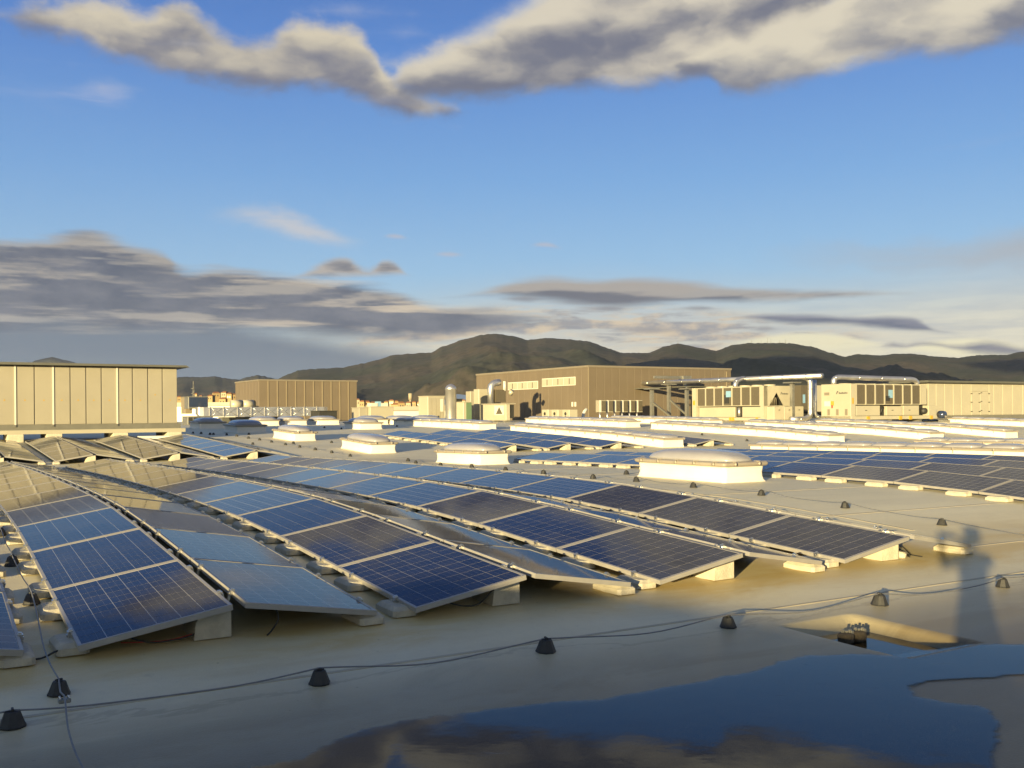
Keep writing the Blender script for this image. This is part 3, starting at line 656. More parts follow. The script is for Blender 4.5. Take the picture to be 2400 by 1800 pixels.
# ------------------------------------------------------------------ lightning wires on black feet
fo = MB()
def foot_mesh(mb):
    n = 16; rings = []
    for z, r in ((0, .066), (.008, .068), (.012, .064), (.075, .041), (.083, .036)):
        rings.append([((r * (1 + (.03 if i % 2 else -.03))) * math.cos(2 * math.pi * i / n), (r * (1 + (.03 if i % 2 else -.03))) * math.sin(2 * math.pi * i / n), z) for i in range(n)])
    mb.loft(rings, 0, False)
foot_mesh(fo); FOOT = fo.mesh('foot_body', [MT['black']])
fc = MB(); fc.box(-.006, .006, -.020, .020, .080, .098); fc.box(-.034, .034, -.005, .005, .080, .088); FCLIP = fc.mesh('clip', [MT['black']])
fprev = None
def foot(u, v, label, group, rz=0):
    global fprev
    if fprev is None:
        fprev = thing('wire_support', label, 'wire support', GP(u, v, 0), rz, group); link('body', FOOT, fprev); link('clip', FCLIP, fprev)
    else:
        o = dup(fprev, loc=GP(u, v, 0), rz=rz); o.rotation_euler = (random.uniform(-.05, .05), random.uniform(-.05, .05), rz + random.uniform(-.5, .5)); o.scale = [random.uniform(.94, 1.06)] * 3; o['label'] = label; o['group'] = group
def wire_run(uvs, label, r=.005, name='lightning_wire', sag=.045, step=5):
    mb = MB(); P = []
    for (a, b) in zip(uvs, uvs[1:]):
        n = max(3, int(math.dist(a, b) / .12)); ph = random.uniform(-1, 1)
        for i in range(n):
            t = i / n; w = math.sin(math.pi * t)
            P.append(GP(a[0] + (b[0] - a[0]) * t, a[1] + (b[1] - a[1]) * t, .092 - sag * w * (1.2 + .25 * ph) + .006 * math.sin(9 * t + ph * 3)) + Vector((ph * .02 * w, ph * .02 * math.sin(2 * math.pi * t), 0)))
    P.append(GP(uvs[-1][0], uvs[-1][1], .092)); mb.tube(P, r, 6)
    return tag(mb.build(name, MT['cable']), label, 'wire')
front = [hit(x, y) for x, y in ((24, 1708), (744, 1605), (1275, 1530), (1703, 1471), (2058, 1418), (2347, 1377))]
j0 = hit(150, 1678)
for i, (u, v) in enumerate(front): foot(u, v, f"black plastic wire foot, {ow(i)} from left along the front wire", 'feet of the front wire', ROT)
e0 = (front[0][0], front[0][1] - 1.6); e1 = (front[-1][0] + .05, front[-1][1] + 2.4)
wire_run([e0] + front + [e1], 'long grey wire running across the roof in front of the panels')
side = [hit(x, y) for x, y in ((133, 1632), (71, 1418), (26, 1327), (-2, 1256), (-20, 1210))]
names = ['just behind the front wire crossing', 'beside the first full row near end', 'beside the second panel of first full row', 'beside the third panel at left image edge', 'beside the fourth panel beyond left edge']
for (u, v), nm in zip(side, names): foot(u, v, f"black plastic wire foot {nm}", 'feet of the wire beside the leftmost rows', 0)
cr = (front[0][0] * .8 + front[1][0] * .2, front[0][1] * .82 + front[1][1] * .18)
cr = hit(146, 1672)
wire_run([(hit(163, 1790)[0] - .6, hit(163, 1790)[1]), hit(163, 1790), cr, side[0]] + side[1:], 'grey wire running away between the two leftmost rows', .005, sag=.02)
c_ = thing('wire_clamp', 'small metal cross clamp joining the two grey wires at lower left', 'clamp', GP(cr[0], cr[1], .05), ROT)
mb = MB(); mb.cbox(-.032, .032, -.025, .025, 0, .022, .004); mb.build('plate', MT['steel'], c_)
for sx in (-1, 1):
    for sy in (-1, 1): b_ = MB(); b_.cyl((sx * .022, sy * .016, .02), (sx * .022, sy * .016, .034), .006, n=6); b_.build('bolt', MT['zinc'], c_)
runA = [(955.6, 1081), (1031.5, 1092), (1104.8, 1096), (1184, 1103), (1273, 1111), (1389, 1122), (1490, 1129), (1623.8, 1143), (1783, 1161), (1979, 1191), (2205.5, 1231)]
pA = [hit(*p) for p in runA]
for i, (u, v) in enumerate(pA): foot(u, v, f"black plastic wire foot, {ow(len(pA) - 1 - i)} from right on wire before the big skylight", 'feet of the wire beside the fourth row', ROT)
wire_run(pA + [(pA[-1][0] - 2.4, pA[-1][1] + .02)], 'grey wire running in front of the big domed skylight')
runB = [(492, 1019), (531, 1020), (554.6, 1023), (581.7, 1028), (608, 1032), (636, 1037), (668.5, 1043), (702, 1049), (738.5, 1055), (777, 1062), (820, 1070)]
pB = [hit(*p) for p in runB]
for i, (u, v) in enumerate(pB): foot(u, v, f"small black wire foot, {ow(i)} from left on wire behind the front array", 'feet of the wire behind the front array', ROT)
wire_run(pB, 'thin grey wire running beside the row of domed skylights')
extra = [(973.8, 1086.5), (1467, 1112), (592, 1042), (687, 1040), (776.5, 1038), (583, 1019), (471, 1017), (452, 1016), (760, 1003), (800, 1006), (700, 1001), (660, 998), (640, 992), (560, 988), (520, 986), (866, 1000), (930, 1000), (500, 1019), (1395, 1020), (1645, 1020), (1750, 1034)]
for i, p in enumerate(extra):
    u, v = hit(*p); foot(u, v, f"small black wire foot, {ow(i)} of the scattered ones from left", 'scattered far wire feet', ROT)
order = sorted(range(len(extra)), key=lambda i: extra[i][0])
so_ = [o for o in bpy.data.objects if o.get('group') == 'scattered far wire feet']
for rank, i in enumerate(order): so_[i]['label'] = f"small black wire foot, {ow(rank)} from left among the scattered far ones"
# ------------------------------------------------------------------ skylights
def rrect(w, l, out, z, r=.08, n=3, cx=0, cy=0):
    x0, x1, y0, y1 = -out + cx, w + out + cx, -out + cy, l + out + cy; P = []
    for (px, py, a0) in ((x1 - r, y0 + r, -90), (x1 - r, y1 - r, 0), (x0 + r, y1 - r, 90), (x0 + r, y0 + r, 180)):
        for i in range(n + 1):
            a = R(a0 + 90 * i / n); P.append((px + r * math.cos(a), py + r * math.sin(a), z))
    return P
def dome_rings(w, l, z0, h, inset=.02, x0=0, y0=0, steps=7, e=.7):
    rings = []
    for s in range(steps):
        t = s / (steps - 1) * math.pi / 2; c = math.cos(t) ** e if s < steps - 1 else .04; z = z0 + h * math.sin(t)
        cx, cy = x0 + w / 2, y0 + l / 2; a, b = (w / 2 - inset) * c, (l / 2 - inset) * c
        rings.append([(cx + a * math.copysign(abs(math.cos(q)) ** .55, math.cos(q)), cy + b * math.copysign(abs(math.sin(q)) ** .55, math.sin(q)), z) for q in [2 * math.pi * i / 28 for i in range(28)]])
    return rings
def clampset(t, w, l, z, xs, ys):
    for side, pos in [('x', p) for p in xs] + [('y', p) for p in ys]:
        b = MB()
        if side == 'y': b.cyl((-.075, pos, z), (-.105, pos, z), .032, n=12); b.cyl((-.10, pos, z), (-.112, pos, z), .014, n=8); b.box(-.09, .04, pos - .012, pos + .012, z + .035, z + .05)
        else: b.cyl((pos, -.075, z), (pos, -.105, z), .032, n=12); b.cyl((pos, -.10, z), (pos, -.112, z), .014, n=8); b.box(pos - .012, pos + .012, -.09, .04, z + .035, z + .05)
        b.build('rim_clamp', MT['rimgrey'], t)
def skylight(u, v, L, Wd, label, group, kh=.30, rim=.085, dh=.22, clamps=True):
    lo = min(G(u, v), G(u + L, v), G(u + L / 2, v), G(u, v + Wd))
    tilt = math.atan((G(u + L, v) - G(u, v)) / L)
    t = thing('domed_skylight', label, 'skylight', uv(u, v, G(u, v)), 0, group)
    t.rotation_euler = Matrix.Rotation(ROT, 3, 'Z').to_euler(); t.rotation_euler = (Matrix.Rotation(ROT, 3, 'Z') @ Matrix.Rotation(tilt, 3, 'X')).to_euler()
    b = MB(); b.loft([rrect(Wd, L, o, z) for o, z in ((.055, -.05), (.045, .0), (.018, .03), (.0, .10), (-.004, .18), (.012, kh))], 0, True); b.build('kerb', MT['kerb'], t)
    b = MB(); b.loft([rrect(Wd, L, o, z) for o, z in ((-.02, kh - .01), (.045, kh - .005), (.075, kh + .02), (.08, kh + .05), (.055, kh + .078), (.0, kh + rim), (-.05, kh + rim + .002))], 0, True); b.build('rim', MT['rimgrey'], t)
    b = MB(); b.loft(dome_rings(Wd, L, kh + rim - .005, dh, .03, e=.62), 0, True); b.build('dome', MT['acrylic'], t)
    if clamps: clampset(t, Wd, L, kh + .045, [Wd * .2, Wd * .8] if Wd < 1.2 else [Wd * .15, Wd * .5, Wd * .85], [L * f for f in (.08, .29, .5, .71, .92)])
    return t
sky_spec = [((1697, 1132), (1495, 1118), (1790, 1127), 'nearest and largest white domed skylight beside the fourth panel row'),
            ((1121, 1089.7), (1022, 1084), (1193, 1087), 'second white domed skylight, behind the middle of the front array'),
            ((866.5, 1063), (798, 1054), (928, 1061), 'third white domed skylight left of the far middle array'),
            ((687.5, 1033.8), (639, 1027), (740, 1032), 'fourth white domed skylight, with its long shadow on the roof')]
for (c, l, r, lab) in sky_spec:
    u, v = hit(*c)
    kl = k_of(l[0]); kr = k_of(r[0])
    rl = (.8600 * kl + .5104) / (.8600 - .5104 * kl)
    L = v / ((CA * kl - SA) / (CA + SA * kl)) - u
    Wd = u * ((CA * kr - SA) / (CA + SA * kr)) - v
    skylight(u, v, min(2.7, max(2.0, L)), min(1.5, max(.95, Wd)), lab, 'domed skylights in a line')
skylight(46.9, 12.7, 2.3, 1.4, 'fifth domed skylight, half in shade with bluish dome', 'domed skylights in a line', clamps=False)
skylight(54.3, 12.7, 2.3, 1.4, 'sixth domed skylight, fully in shade behind the left container', 'domed skylights in a line', clamps=False)
def strip(u0, u1, v, label, Wd=1.0, kh=.30, seg=1.22, group='long white rooflight strips', clamps=True, xclamp=True):
    L = u1 - u0; t = thing('rooflight_strip', label, 'rooflight', uv(u0, v, G(u0, v)), 0, group)
    n = max(1, round(L / seg)); rings = []
    def zr(y): return G(u0 + y, v) - G(u0, v)
    b = MB()
    for i in range(n + 1):
        y = L * i / n; z = zr(y); rings.append([(-.07, y, z - .04), (-.01, y, z + .08), (0, y, z + kh), (Wd, y, z + kh), (Wd + .01, y, z + .08), (Wd + .07, y, z - .04)])
    b.loft(rings, 0, False); b.build('kerb', MT['kerb'], t, rot=None)
    b = MB(); rings = []
    for i in range(n + 1):
        y = L * i / n + (-.05 if i == 0 else .05 if i == n else 0); z = zr(y) + kh; rings.append([(-.06, y, z), (-.07, y, z + .05), (-.03, y, z + .075), (Wd + .03, y, z + .075), (Wd + .07, y, z + .05), (Wd + .06, y, z)])
    b.loft(rings, 0, False); b.build('rim', MT['rimgrey'], t)
    b = MB(); b.loft(dome_rings(Wd, L / n - .02, 0, .13, .02, steps=5), 0, True); me = b.mesh('dome', [MT['acrylic']])
    b = MB(); b.cyl((-.06, 0, 0), (-.09, 0, 0), .034, n=8); b.box(-.075, .03, -.012, .012, .03, .045); b.box(-.085, -.065, -.01, .01, -.11, 0); mc = b.mesh('rim_clamp', [MT['rimgrey']])
    for i in range(n):
        z0, z1 = zr(L * i / n), zr(L * (i + 1) / n)
        link('dome', me, t, (0, L * i / n + .01, z0 + kh + .07), (math.atan((z1 - z0) / (L / n)), 0, 0))
        if clamps: link('rim_clamp', mc, t, (0, L * (i + .5) / n, (z0 + z1) / 2 + kh + .03))
    t.rotation_euler = (0, 0, ROT); return t
strip(30.7, 42.6, 25.2, 'rooflight strip ending beside the far middle array')
strip(6.0, 25.9, 25.2, 'rooflight strip just behind the right-hand array')
strip(30.7, 43.2, 34.6, 'rooflight strip running toward the first chiller from middle right')
strip(8.0, 25.9, 34.2, 'short-looking rooflight strip behind nearest one at right edge')
strip(30.7, 43.2, 41.6, 'rooflight strip second behind the far middle array')
strip(30.7, 43.2, 47.6, 'rooflight strip in front of the second chiller')
strip(35.0, 43.2, 60.5, 'rooflight strip in front of the right container')
strip(45.5, 56.5, 25.0, 'rooflight strip in front of the air handler left of the building')
strip(45.5, 56.5, 34.6, 'rooflight strip in front of the long taupe building')
strip(46.0, 56.5, 41.4, 'farthest rooflight strip in front of the hanging cabinets')
for i, (c, l, r) in enumerate((((600, 987), (556, 984), (621, 986)), ((667, 986), (628, 984), (694, 985)), ((745, 986), (698, 984), (766, 985)))):
    k = k_of(c[0]); D = 62 + 1.5 * i; u, v = ray(c[0], D); skylight(u, v, 2.4, 1.5, f"small far domed skylight in front of the foil duct, {ow(i)} from left", 'small domes near the duct', clamps=False)
for i, px in enumerate((860, 930, 990)):
    u, v = ray(px, 64); skylight(u, v, 2.4, 1.5, f"low far domed skylight below the white machine, {ow(i)} from left", 'low domes near the white machine', clamps=False)
u, v = ray(842, 52); skylight(u, v, 2.2, 1.3, 'shaded blue domed skylight right of the foil duct end', 'shaded domes', clamps=False)
# ------------------------------------------------------------------ containers and buildings on the grid
def gridbox(pc, pl, pr, yt, yb, D, snap=True):
    kc, kl, kr = k_of(pc), k_of(pl), k_of(pr); u, v = ray(pc, D)
    rr = lambda k: (CA * k - SA) / (CA + SA * k)
    u1 = v / rr(kl) if abs(rr(kl)) > .02 else u + 6
    v1 = u * rr(kr)
    zt = (hor(pc) - yt) * D / F; zb = (hor(pc) - yb) * D / F
    return u, max(u1, u + .3), v, max(v1, v + .3), zb, zt
def gthing(name, label, cat, u, v, z, group=None): return thing(name, label, cat, uv(u, v, z), ROT, group)
def B(parent, name, m, x0, x1, y0, y1, z0, z1, c=0):
    b = MB(); (b.cbox(x0, x1, y0, y1, z0, z1, c) if c else b.box(x0, x1, y0, y1, z0, z1)); return b.build(name, MT[m], parent)
# left container
uF = 42.0; c = k_of(416); v1 = uF * (CA * c - SA) / (CA + SA * c); Lx = 14.5
zb = G(uF, v1 - 3) + .30
t = gthing('air_handling_container', 'long cream panelled container on concrete blocks at the left edge', 'container', uF, v1 - Lx, zb)
HT = 2.62
B(t, 'base_rail', 'greyrail', 0, Lx + .12, -.04, 2.4, .15, .36); B(t, 'lower_rail', 'beige2', 0, Lx + .3, -.07, 2.4, 0, .15)
B(t, 'core', 'beige', .01, Lx - .01, .04, 2.36, .36, HT)
# panel joints from the photograph: widths in px -> v
edges_px = [416, 381, 347, 311, 275, 238, 202, 165, 125, 81, 36, -15, -66, -120]
ed = [uF * (CA * k_of(p) - SA) / (CA + SA * k_of(p)) - (v1 - Lx) for p in edges_px]
for i in range(len(ed) - 1):
    a, b = max(0.0, ed[i + 1]), ed[i]
    if b <= .2: break
    pan = B(t, 'wall_panel', 'beige', a + .018, b - .018, 0, .04, .37, HT - .01, .006)
    mz = 1.28 + (.22 if i == 1 else 0); mx = (a + b) / 2
    bb = MB(); bb.add([(mx - .04, -.004, mz), (mx + .04, -.004, mz), (mx, -.004, mz + .06), (mx - .04, .002, mz), (mx + .04, .002, mz), (mx, .002, mz + .06)], [(0, 1, 2), (3, 5, 4), (0, 3, 4, 1), (1, 4, 5, 2), (2, 5, 3, 0)]); bb.build('warning_sticker', MT['yellow'], pan)
for j, i in enumerate((3, 7, 9)):
    if i < len(ed) and ed[i + 1] > 0: x = ed[i + 1]; B(t, 'upright', 'white', x - .03, x + .03, -.03, .03, .33, HT); B(t, 'lifting_lug', 'greyrail', x - .07, x + .02, -.08, -.03, .28, .36)
b = MB(); b.add([(-.3, -.35, HT + .02), (Lx + .42, -.35, HT + .02), (Lx + .42, 2.8, HT + .02), (-.3, 2.8, HT + .02), (-.3, -.35, HT + .13), (Lx + .30, -.35, HT + .10), (Lx + .30, 2.8, HT + .10), (-.3, 2.8, HT + .13)], [(0, 3, 2, 1), (4, 5, 6, 7), (0, 1, 5, 4), (1, 2, 6, 5), (2, 3, 7, 6), (3, 0, 4, 7)]); b.build('roof_sheet', MT['roofgrey'], t)
for i, px in enumerate((155, 127 - 80, 285, 410, -40)):
    pass
for i, (px, lab) in enumerate(((36, 'leftmost visible'), (127, 'middle'), (282, 'right-hand'), (408, 'end'))):
    x = uF * (CA * k_of(px) - SA) / (CA + SA * k_of(px)); gz = G(uF, x) - .02
    o = thing('support_block', f"{lab} pale concrete block under the left container", 'ballast block', uv(uF - .12, x - .28, gz), ROT, 'blocks under the left container')
    b = MB(); b.cbox(0, .56, 0, 2.4, 0, zb - gz, .02); b.build('body', MT['concrete'], o); tag(o, o['label'], o['category'], o['group'])
o = tag(MB().cbox(0, 1.5, 0, .35, 0, .14, .02).build('kerb_bar', MT['kerb'], None, loc=uv(uF - .5, v1 - 1.6, G(uF, v1) + .02), rot=(0, 0, ROT)), 'white bar lying under right end of the left container', 'bar')
# right container with double door
u, u1, v, v2, zb_, zt_ = gridbox(2176, 2172, 2620, 897, 983, 72)
rc = gthing('air_handling_container', 'cream panelled container with double door at the right edge', 'container', u, v, G(u, v) + .12)
Hh = zt_ - G(u, v) - .12; Wv = 26; 
B(rc, 'base_rail', 'greyrail', -.05, Wv, -.05, 2.6, 0, .30); B(rc, 'core', 'beige2', .02, Wv, .05, 2.6, .30, Hh)
def vx(px): return u * (CA * k_of(px) - SA) / (CA + SA * k_of(px)) - v
ep = [2176, 2194, 2214, 2234, 2253, 2276, 2318, 2329, 2350, 2373, 2397, 2425, 2455, 2490, 2530, 2570]
for i in range(len(ep) - 1):
    a, b = vx(ep[i]), vx(ep[i + 1])
    if i == 5:
        B(rc, 'door_head', 'beige2', a + .03, b - .03, 0, .05, Hh * .78, Hh - .05, .008)
        m_ = (a + b) / 2
        for q, (x0, x1) in enumerate(((a + .03, m_ - .015), (m_ + .015, b - .03))):
            d = B(rc, 'door', 'beige2', x0, x1, -.02, .05, .33, Hh * .77, .008)
            for zz in (.55, 1.25, 1.9):
                B(d, 'hinge', 'dark', (x0 if q == 0 else x1) - .09, (x0 if q == 0 else x1) + .09, -.05, -.02, zz, zz + .06)
                B(d, 'handle', 'dark', (x1 - .2 if q == 0 else x0), (x1 if q == 0 else x0 + .2), -.05, -.02, zz + (.0 if q == 0 else .07), zz + (.05 if q == 0 else .12))
    else: B(rc, 'wall_panel', 'beige2', a + .03, b - .03, 0, .05, .32, Hh - .01, .008)
B(rc, 'roof_sheet', 'roofgrey', -.55, Wv, -.4, 3, Hh + .01, Hh + .16)
# big taupe building
u, u1, v, v2, zb_, zt_ = gridbox(1380, 1117, 1714, 856, 990, 82)
gb = gthing('taupe_building', 'large taupe clad plant building with a band of louvres', 'building', u, v, G(u, v) - .1)
H = zt_ - G(u, v) + .1; Lu, Lv = u1 - u, v2 - v
B(gb, 'core', 'taupe', .06, Lv - .06, .06, Lu - .06, 0, H - .1)
nL = 19; nR = 20
for i in range(nL):
    a, b = Lu * i / nL, Lu * (i + 1) / nL; B(gb, 'cladding_panel', 'taupe', 0, .06, a + .012, b - .012, 0, H - .16, .006)
for i in range(nR):
    a, b = Lv * i / nR, Lv * (i + 1) / nR; B(gb, 'cladding_panel', 'taupe', a + .012, b - .012, 0, .06, 0, H - .16, .006)
B(gb, 'corner_post', 'taupe2', -.02, .05, -.02, .05, 0, H - .16)
b = MB(); b.box(-.05, Lv + .05, -.05, .25, H - .155, H); b.box(-.05, .25, .25, Lu + .05, H - .155, H); b.box(Lv - .25, Lv + .05, .25, Lu + .05, H - .155, H); b.build('coping', MT['taupecap'], gb)
def uy(px): return v / ((CA * k_of(px) - SA) / (CA + SA * k_of(px))) - u
for q, (pa, pb, n, zt, zbo) in enumerate(((1262, 1192, 6, 3.05, 2.3), (1350, 1272, 6, 3.2, 2.38))):
    ya, yb = uy(pa), uy(pb); zt = (hor(pa) - (892 if q == 0 else 887)) * 88 / F - G(u, v) + .1; zb2 = zt - .72
    lv = B(gb, 'louvre_band', 'white', -.06, -.01, ya, yb, zb2, zt)
    for i in range(n): B(lv, 'louvre_blade', 'beige2', -.085, -.06, ya + (yb - ya) * (i + .06) / n, ya + (yb - ya) * (i + .94) / n, zb2 + .06, zt - .06)
    for i in (1, 3, 5): y_ = ya + (yb - ya) * i / n; B(lv, 'mullion', 'dark', -.095, -.06, y_ - .03, y_ + .03, zb2 + .1, zt - .1)
for i, px in enumerate((1342, 1349)):
    y_ = uy(px); zz = (hor(px) - 950) * 84 / F - G(u, v); B(gb, 'notice_plate', 'white', -.03, -.005, y_ - .12, y_ + .12, zz, zz + .38)
B(gb, 'downpipe', 'taupe2', Lv - .6, Lv - .5, -.07, -.005, .5, H - .3)
# smaller taupe building left
u, u1, v, v2, zb_, zt_ = gridbox(607, 552, 837, 889, 980, 104)
lb = gthing('taupe_building', 'smaller taupe clad building with pale vertical ribs on the left', 'building', u, v, G(u, v) - .4)
H = zt_ - G(u, v) + .4; Lu, Lv = u1 - u, v2 - v
B(lb, 'core', 'taupe', .06, Lv - .06, .06, Lu - .06, 0, H - .12)
for i in range(11):
    a, b = Lv * i / 11, Lv * (i + 1) / 11; B(lb, 'cladding_panel', 'taupe', a + .02, b - .02, 0, .06, 0, H - .16, .01)
    if i: B(lb, 'rib', 'taupe2', a - .07, a + .05, -.05, .0, 0, H - .16)
for i in range(8): a, b = Lu * i / 8, Lu * (i + 1) / 8; B(lb, 'cladding_panel', 'taupe', 0, .06, a + .02, b - .02, 0, H - .16, .01)
B(lb, 'coping', 'taupecap', -.06, Lv + .06, -.06, Lu + .06, H - .15, H)
# ------------------------------------------------------------------ chillers
def logo(parent, x, y, z, axis, w=.9):
    """dark slanted mark followed by a small word, as on the casing"""
    b = MB(); h = w * .16
    def q(a0, a1, z0, z1, sk=0):
        P = [(a0, z0), (a1, z0), (a1 + sk, z1), (a0 + sk, z1)]
        vs = [((x + a, y, z + c) if axis == 'x' else (x, y - a, z + c)) for a, c in P]
        off = (0, .012, 0) if axis == 'x' else (.012, 0, 0)
        vs += [tuple(p_ + o_ for p_, o_ in zip(p__, off)) for p__ in vs]
        b.add(vs, [(0, 1, 2, 3), (7, 6, 5, 4), (0, 4, 5, 1), (1, 5, 6, 2), (2, 6, 7, 3), (3, 7, 4, 0)])
    q(0, w * .07, 0, h * 1.2, w * .06); q(w * .1, w * .15, h * .7, h * 1.3, w * .03)
    a = w * .22
    for i, (ww, hh) in enumerate(((.07, .5), (.06, .36), (.06, .36), (.07, .5), (.06, .36), (.06, .36), (.05, .5), (.06, .36), (.06, .36))):
        q(a, a + w * ww, h * .1, h * (.1 + hh * 1.4)); a += w * (ww + .022)
    b.build('maker_mark', MT['ink'], parent)
# first chiller: long coil side runs along u, end face along v
u, u1, v, v2, zb_, zt_ = gridbox(1790, 1623, 1856, 904, 986, 70)
L1 = u1 - u; W1 = v2 - v; gz = G(u, v)
ch = gthing('chiller', 'long cream chiller with triangular opening in its end, left of the pipes', 'chiller', u, v, gz)
b0 = zb_ - gz; Ht = zt_ - gz
for f in (.04, .5, .92): B(ch, 'foot_beam', 'steel', .05, W1 - .05, L1 * f, L1 * f + .22, 0, b0)
B(ch, 'base_frame', 'beige2', -.05, W1 + .05, -.1, L1 + .05, b0, b0 + .22)
B(ch, 'casing', 'beige2', .35, W1 - .05, .5, L1 - .02, b0 + .22, Ht - .02)
B(ch, 'casing', 'beige2', .35, W1 - .05, .06, .5, b0 + .22, b0 + 1.0); B(ch, 'top_panel', 'beige2', .0, W1, .06, .5, Ht - .04, Ht - .005); B(ch, 'side_panel', 'beige2', W1 - .04, W1 - .002, .06, .5, b0 + 1.0, Ht - .04)
zc = b0 + 1.05
B(ch, 'coil_frame', 'beige2', .06, .35, .0, L1, zc, Ht, .01)
e1 = L1 - .55; nC = 7; w_ = (e1 - .35) / nC
for i in range(nC): B(ch, 'coil_panel', 'coil', .02, .06, .35 + w_ * i + .06, .35 + w_ * (i + 1) - .06, zc + .06, Ht - .07)
for i in range(nC + 1): B(ch, 'coil_post', 'beige2', -.02, .06, .35 + w_ * i - .045, .35 + w_ * i + .045, zc, Ht)
B(ch, 'end_panel', 'beige2', -.03, .35, e1 + .1, L1, b0 + .22, Ht); B(ch, 'end_panel', 'beige2', -.03, .35, -.02, .3, b0 + .22, Ht)
B(ch, 'label_sheet', 'bluelab', -.03, .018, .35 + w_ * 3 + .1, .35 + w_ * 3 + .6, Ht - .75, Ht - .3); B(ch, 'coil_hatch', 'dark', -.01, .019, .35 + w_ * 3 + .3, .35 + w_ * 3 + .8, zc + .2, zc + .85)
B(ch, 'lower_panel', 'beige2', .16, .36, .4, 2.3, b0 + .24, zc - .06, .01); B(ch, 'lower_panel', 'beige2', .16, .36, 3.1, 5.0, b0 + .24, zc - .06, .01); B(ch, 'lower_panel', 'beige2', .22, .36, 5.0, e1, b0 + .24, zc - .06, .01)
B(ch, 'dark_bay', 'dark', .34, .36, .35, L1 - .3, b0 + .23, zc); 
b = MB(); b.cyl((.25, 2.7, b0 + .3), (.25, 2.7, zc - .1), .12, n=12); b.build('compressor', MT['lagging'], ch)
for yy in (.5, 2.9, 3.2, 5.6): B(ch, 'lifting_lug', 'yellow', -.12, -.05, yy, yy + .2, b0 - .02, b0 + .24)
B(ch, 'warning_sticker', 'yellow', -.045, -.03, L1 - .35, L1 - .1, Ht - 1.3, Ht - .95)
# end face with the V opening
b = MB(); T_ = [(.45 * W1 / 2.3, zc + .02), (1.62 * W1 / 2.3, zc + .02), (1.05 * W1 / 2.3, Ht - .45)]
b.add([(0, -.02, zc - .02), (W1, -.02, zc - .02), (W1, -.02, Ht), (0, -.02, Ht)] + [(x_, -.02, z_) for x_, z_ in T_] + [(0, .05, zc - .02), (W1, .05, zc - .02), (W1, .05, Ht), (0, .05, Ht)] + [(x_, .05, z_) for x_, z_ in T_],
      [(0, 1, 5, 4), (1, 2, 6, 5), (2, 3, 6), (3, 0, 4, 6), (7, 11, 12, 8), (8, 12, 13, 9), (9, 13, 10), (10, 13, 11, 7), (0, 7, 8, 1), (1, 8, 9, 2), (2, 9, 10, 3), (3, 10, 7, 0), (4, 5, 12, 11), (5, 6, 13, 12), (6, 4, 11, 13)])
b.build('end_face', MT['beige2'], ch)
B(ch, 'dark_bay', 'dark', .36, W1 - .05, .44, .49, zc, Ht - .05)
b = MB()
for i in range(4): b.tube([(.6 + .22 * i, .03, zc + .05), (.7 + .18 * i, .02, zc + .35 + .1 * (i % 2)), (.8 + .12 * i, .04, zc + .6)], .05, 8)
b.build('refrigerant_pipe', MT['coil'], ch)
logo(ch, 1.35 * W1 / 2.3, -.035, Ht - .62, 'x', .78)
for i in range(3): 
    cb = B(ch, 'switch_cabinet', 'beige2', .25 + .98 * i, .25 + .98 * (i + 1) - .03, -.75, -.04, b0 + .06, zc - .05, .012); B(cb, 'handle', 'dark', .68 + .98 * i, .82 + .98 * i, -.775, -.75, b0 + .72, b0 + .77)
B(ch, 'base_frame', 'beige2', .0, 3.25, -.8, -.11, b0 - .08, b0 + .05)
for i in range(6): b = MB(); b.cyl((W1 / 2, .8 + i * (L1 - 1.4) / 5, Ht - .02), (W1 / 2, .8 + i * (L1 - 1.4) / 5, Ht + .12), .42, n=20); b.build('fan_ring', MT['beige2'], ch)
# second chiller: plain end face along u at its left, coil side along v
u, u1, v, v2, zb_, zt_ = gridbox(1994, 1926, 2174, 899, 984, 66)
W2 = u1 - u; L2 = v2 - v; gz = G(u, v); b0 = max(.12, zb_ - gz); Ht = zt_ - gz
c2 = gthing('chiller', 'cream chiller with plain panelled end and long coil side, right of the pipes', 'chiller', u, v, gz)
for f in (.03, .5, .9): B(c2, 'foot_beam', 'steel', L2 * f, L2 * f + .22, .05, W2, 0, b0)
B(c2, 'base_frame', 'beige2', -.02, L2 + .9, -.12, W2, b0, b0 + .24)
B(c2, 'casing', 'beige2', .02, L2, .36, W2, b0 + .24, Ht - .02)
zc = b0 + 1.0
ef = B(c2, 'end_face', 'beige2', -.02, .03, 0, W2 + .02, b0 + .05, Ht, .01)
for yy in (.25, 1.0, 1.75): B(c2, 'vent_grille', 'taupecap', -.03, -.018, yy, yy + .22, b0 + .3, b0 + .72)
logo(c2, -.035, W2 * .48, Ht - .68, 'y', 1.0)
B(c2, 'red_switch', 'red', -.07, -.02, W2 * .62 - .05, W2 * .62 + .05, Ht - 1.62, Ht - 1.42); B(c2, 'switch_plate', 'yellow', -.035, -.021, W2 * .62 - .14, W2 * .62 + .14, Ht - 1.45, Ht - 1.15)
B(c2, 'label_sheet', 'white', -.03, -.021, W2 * .68, W2 * .9, Ht - 1.5, Ht - 1.15); B(c2, 'data_label', 'taupecap', -.03, -.021, W2 * .72, W2 * .9, Ht - .75, Ht - .55)
B(c2, 'end_panel', 'beige2', 0, .42, -.03, .36, b0 + .24, Ht); B(c2, 'warning_sticker', 'yellow', .1, .26, -.04, -.03, Ht - 1.35, Ht - .95)
B(c2, 'coil_frame', 'beige2', .42, L2, .06, .36, zc, Ht, .01); nC = 7; w_ = (L2 - .85 - .45) / nC
for i in range(nC): B(c2, 'coil_panel', 'coil', .55 + w_ * i + .06, .55 + w_ * (i + 1) - .06, .02, .06, zc + .06, Ht - .07)
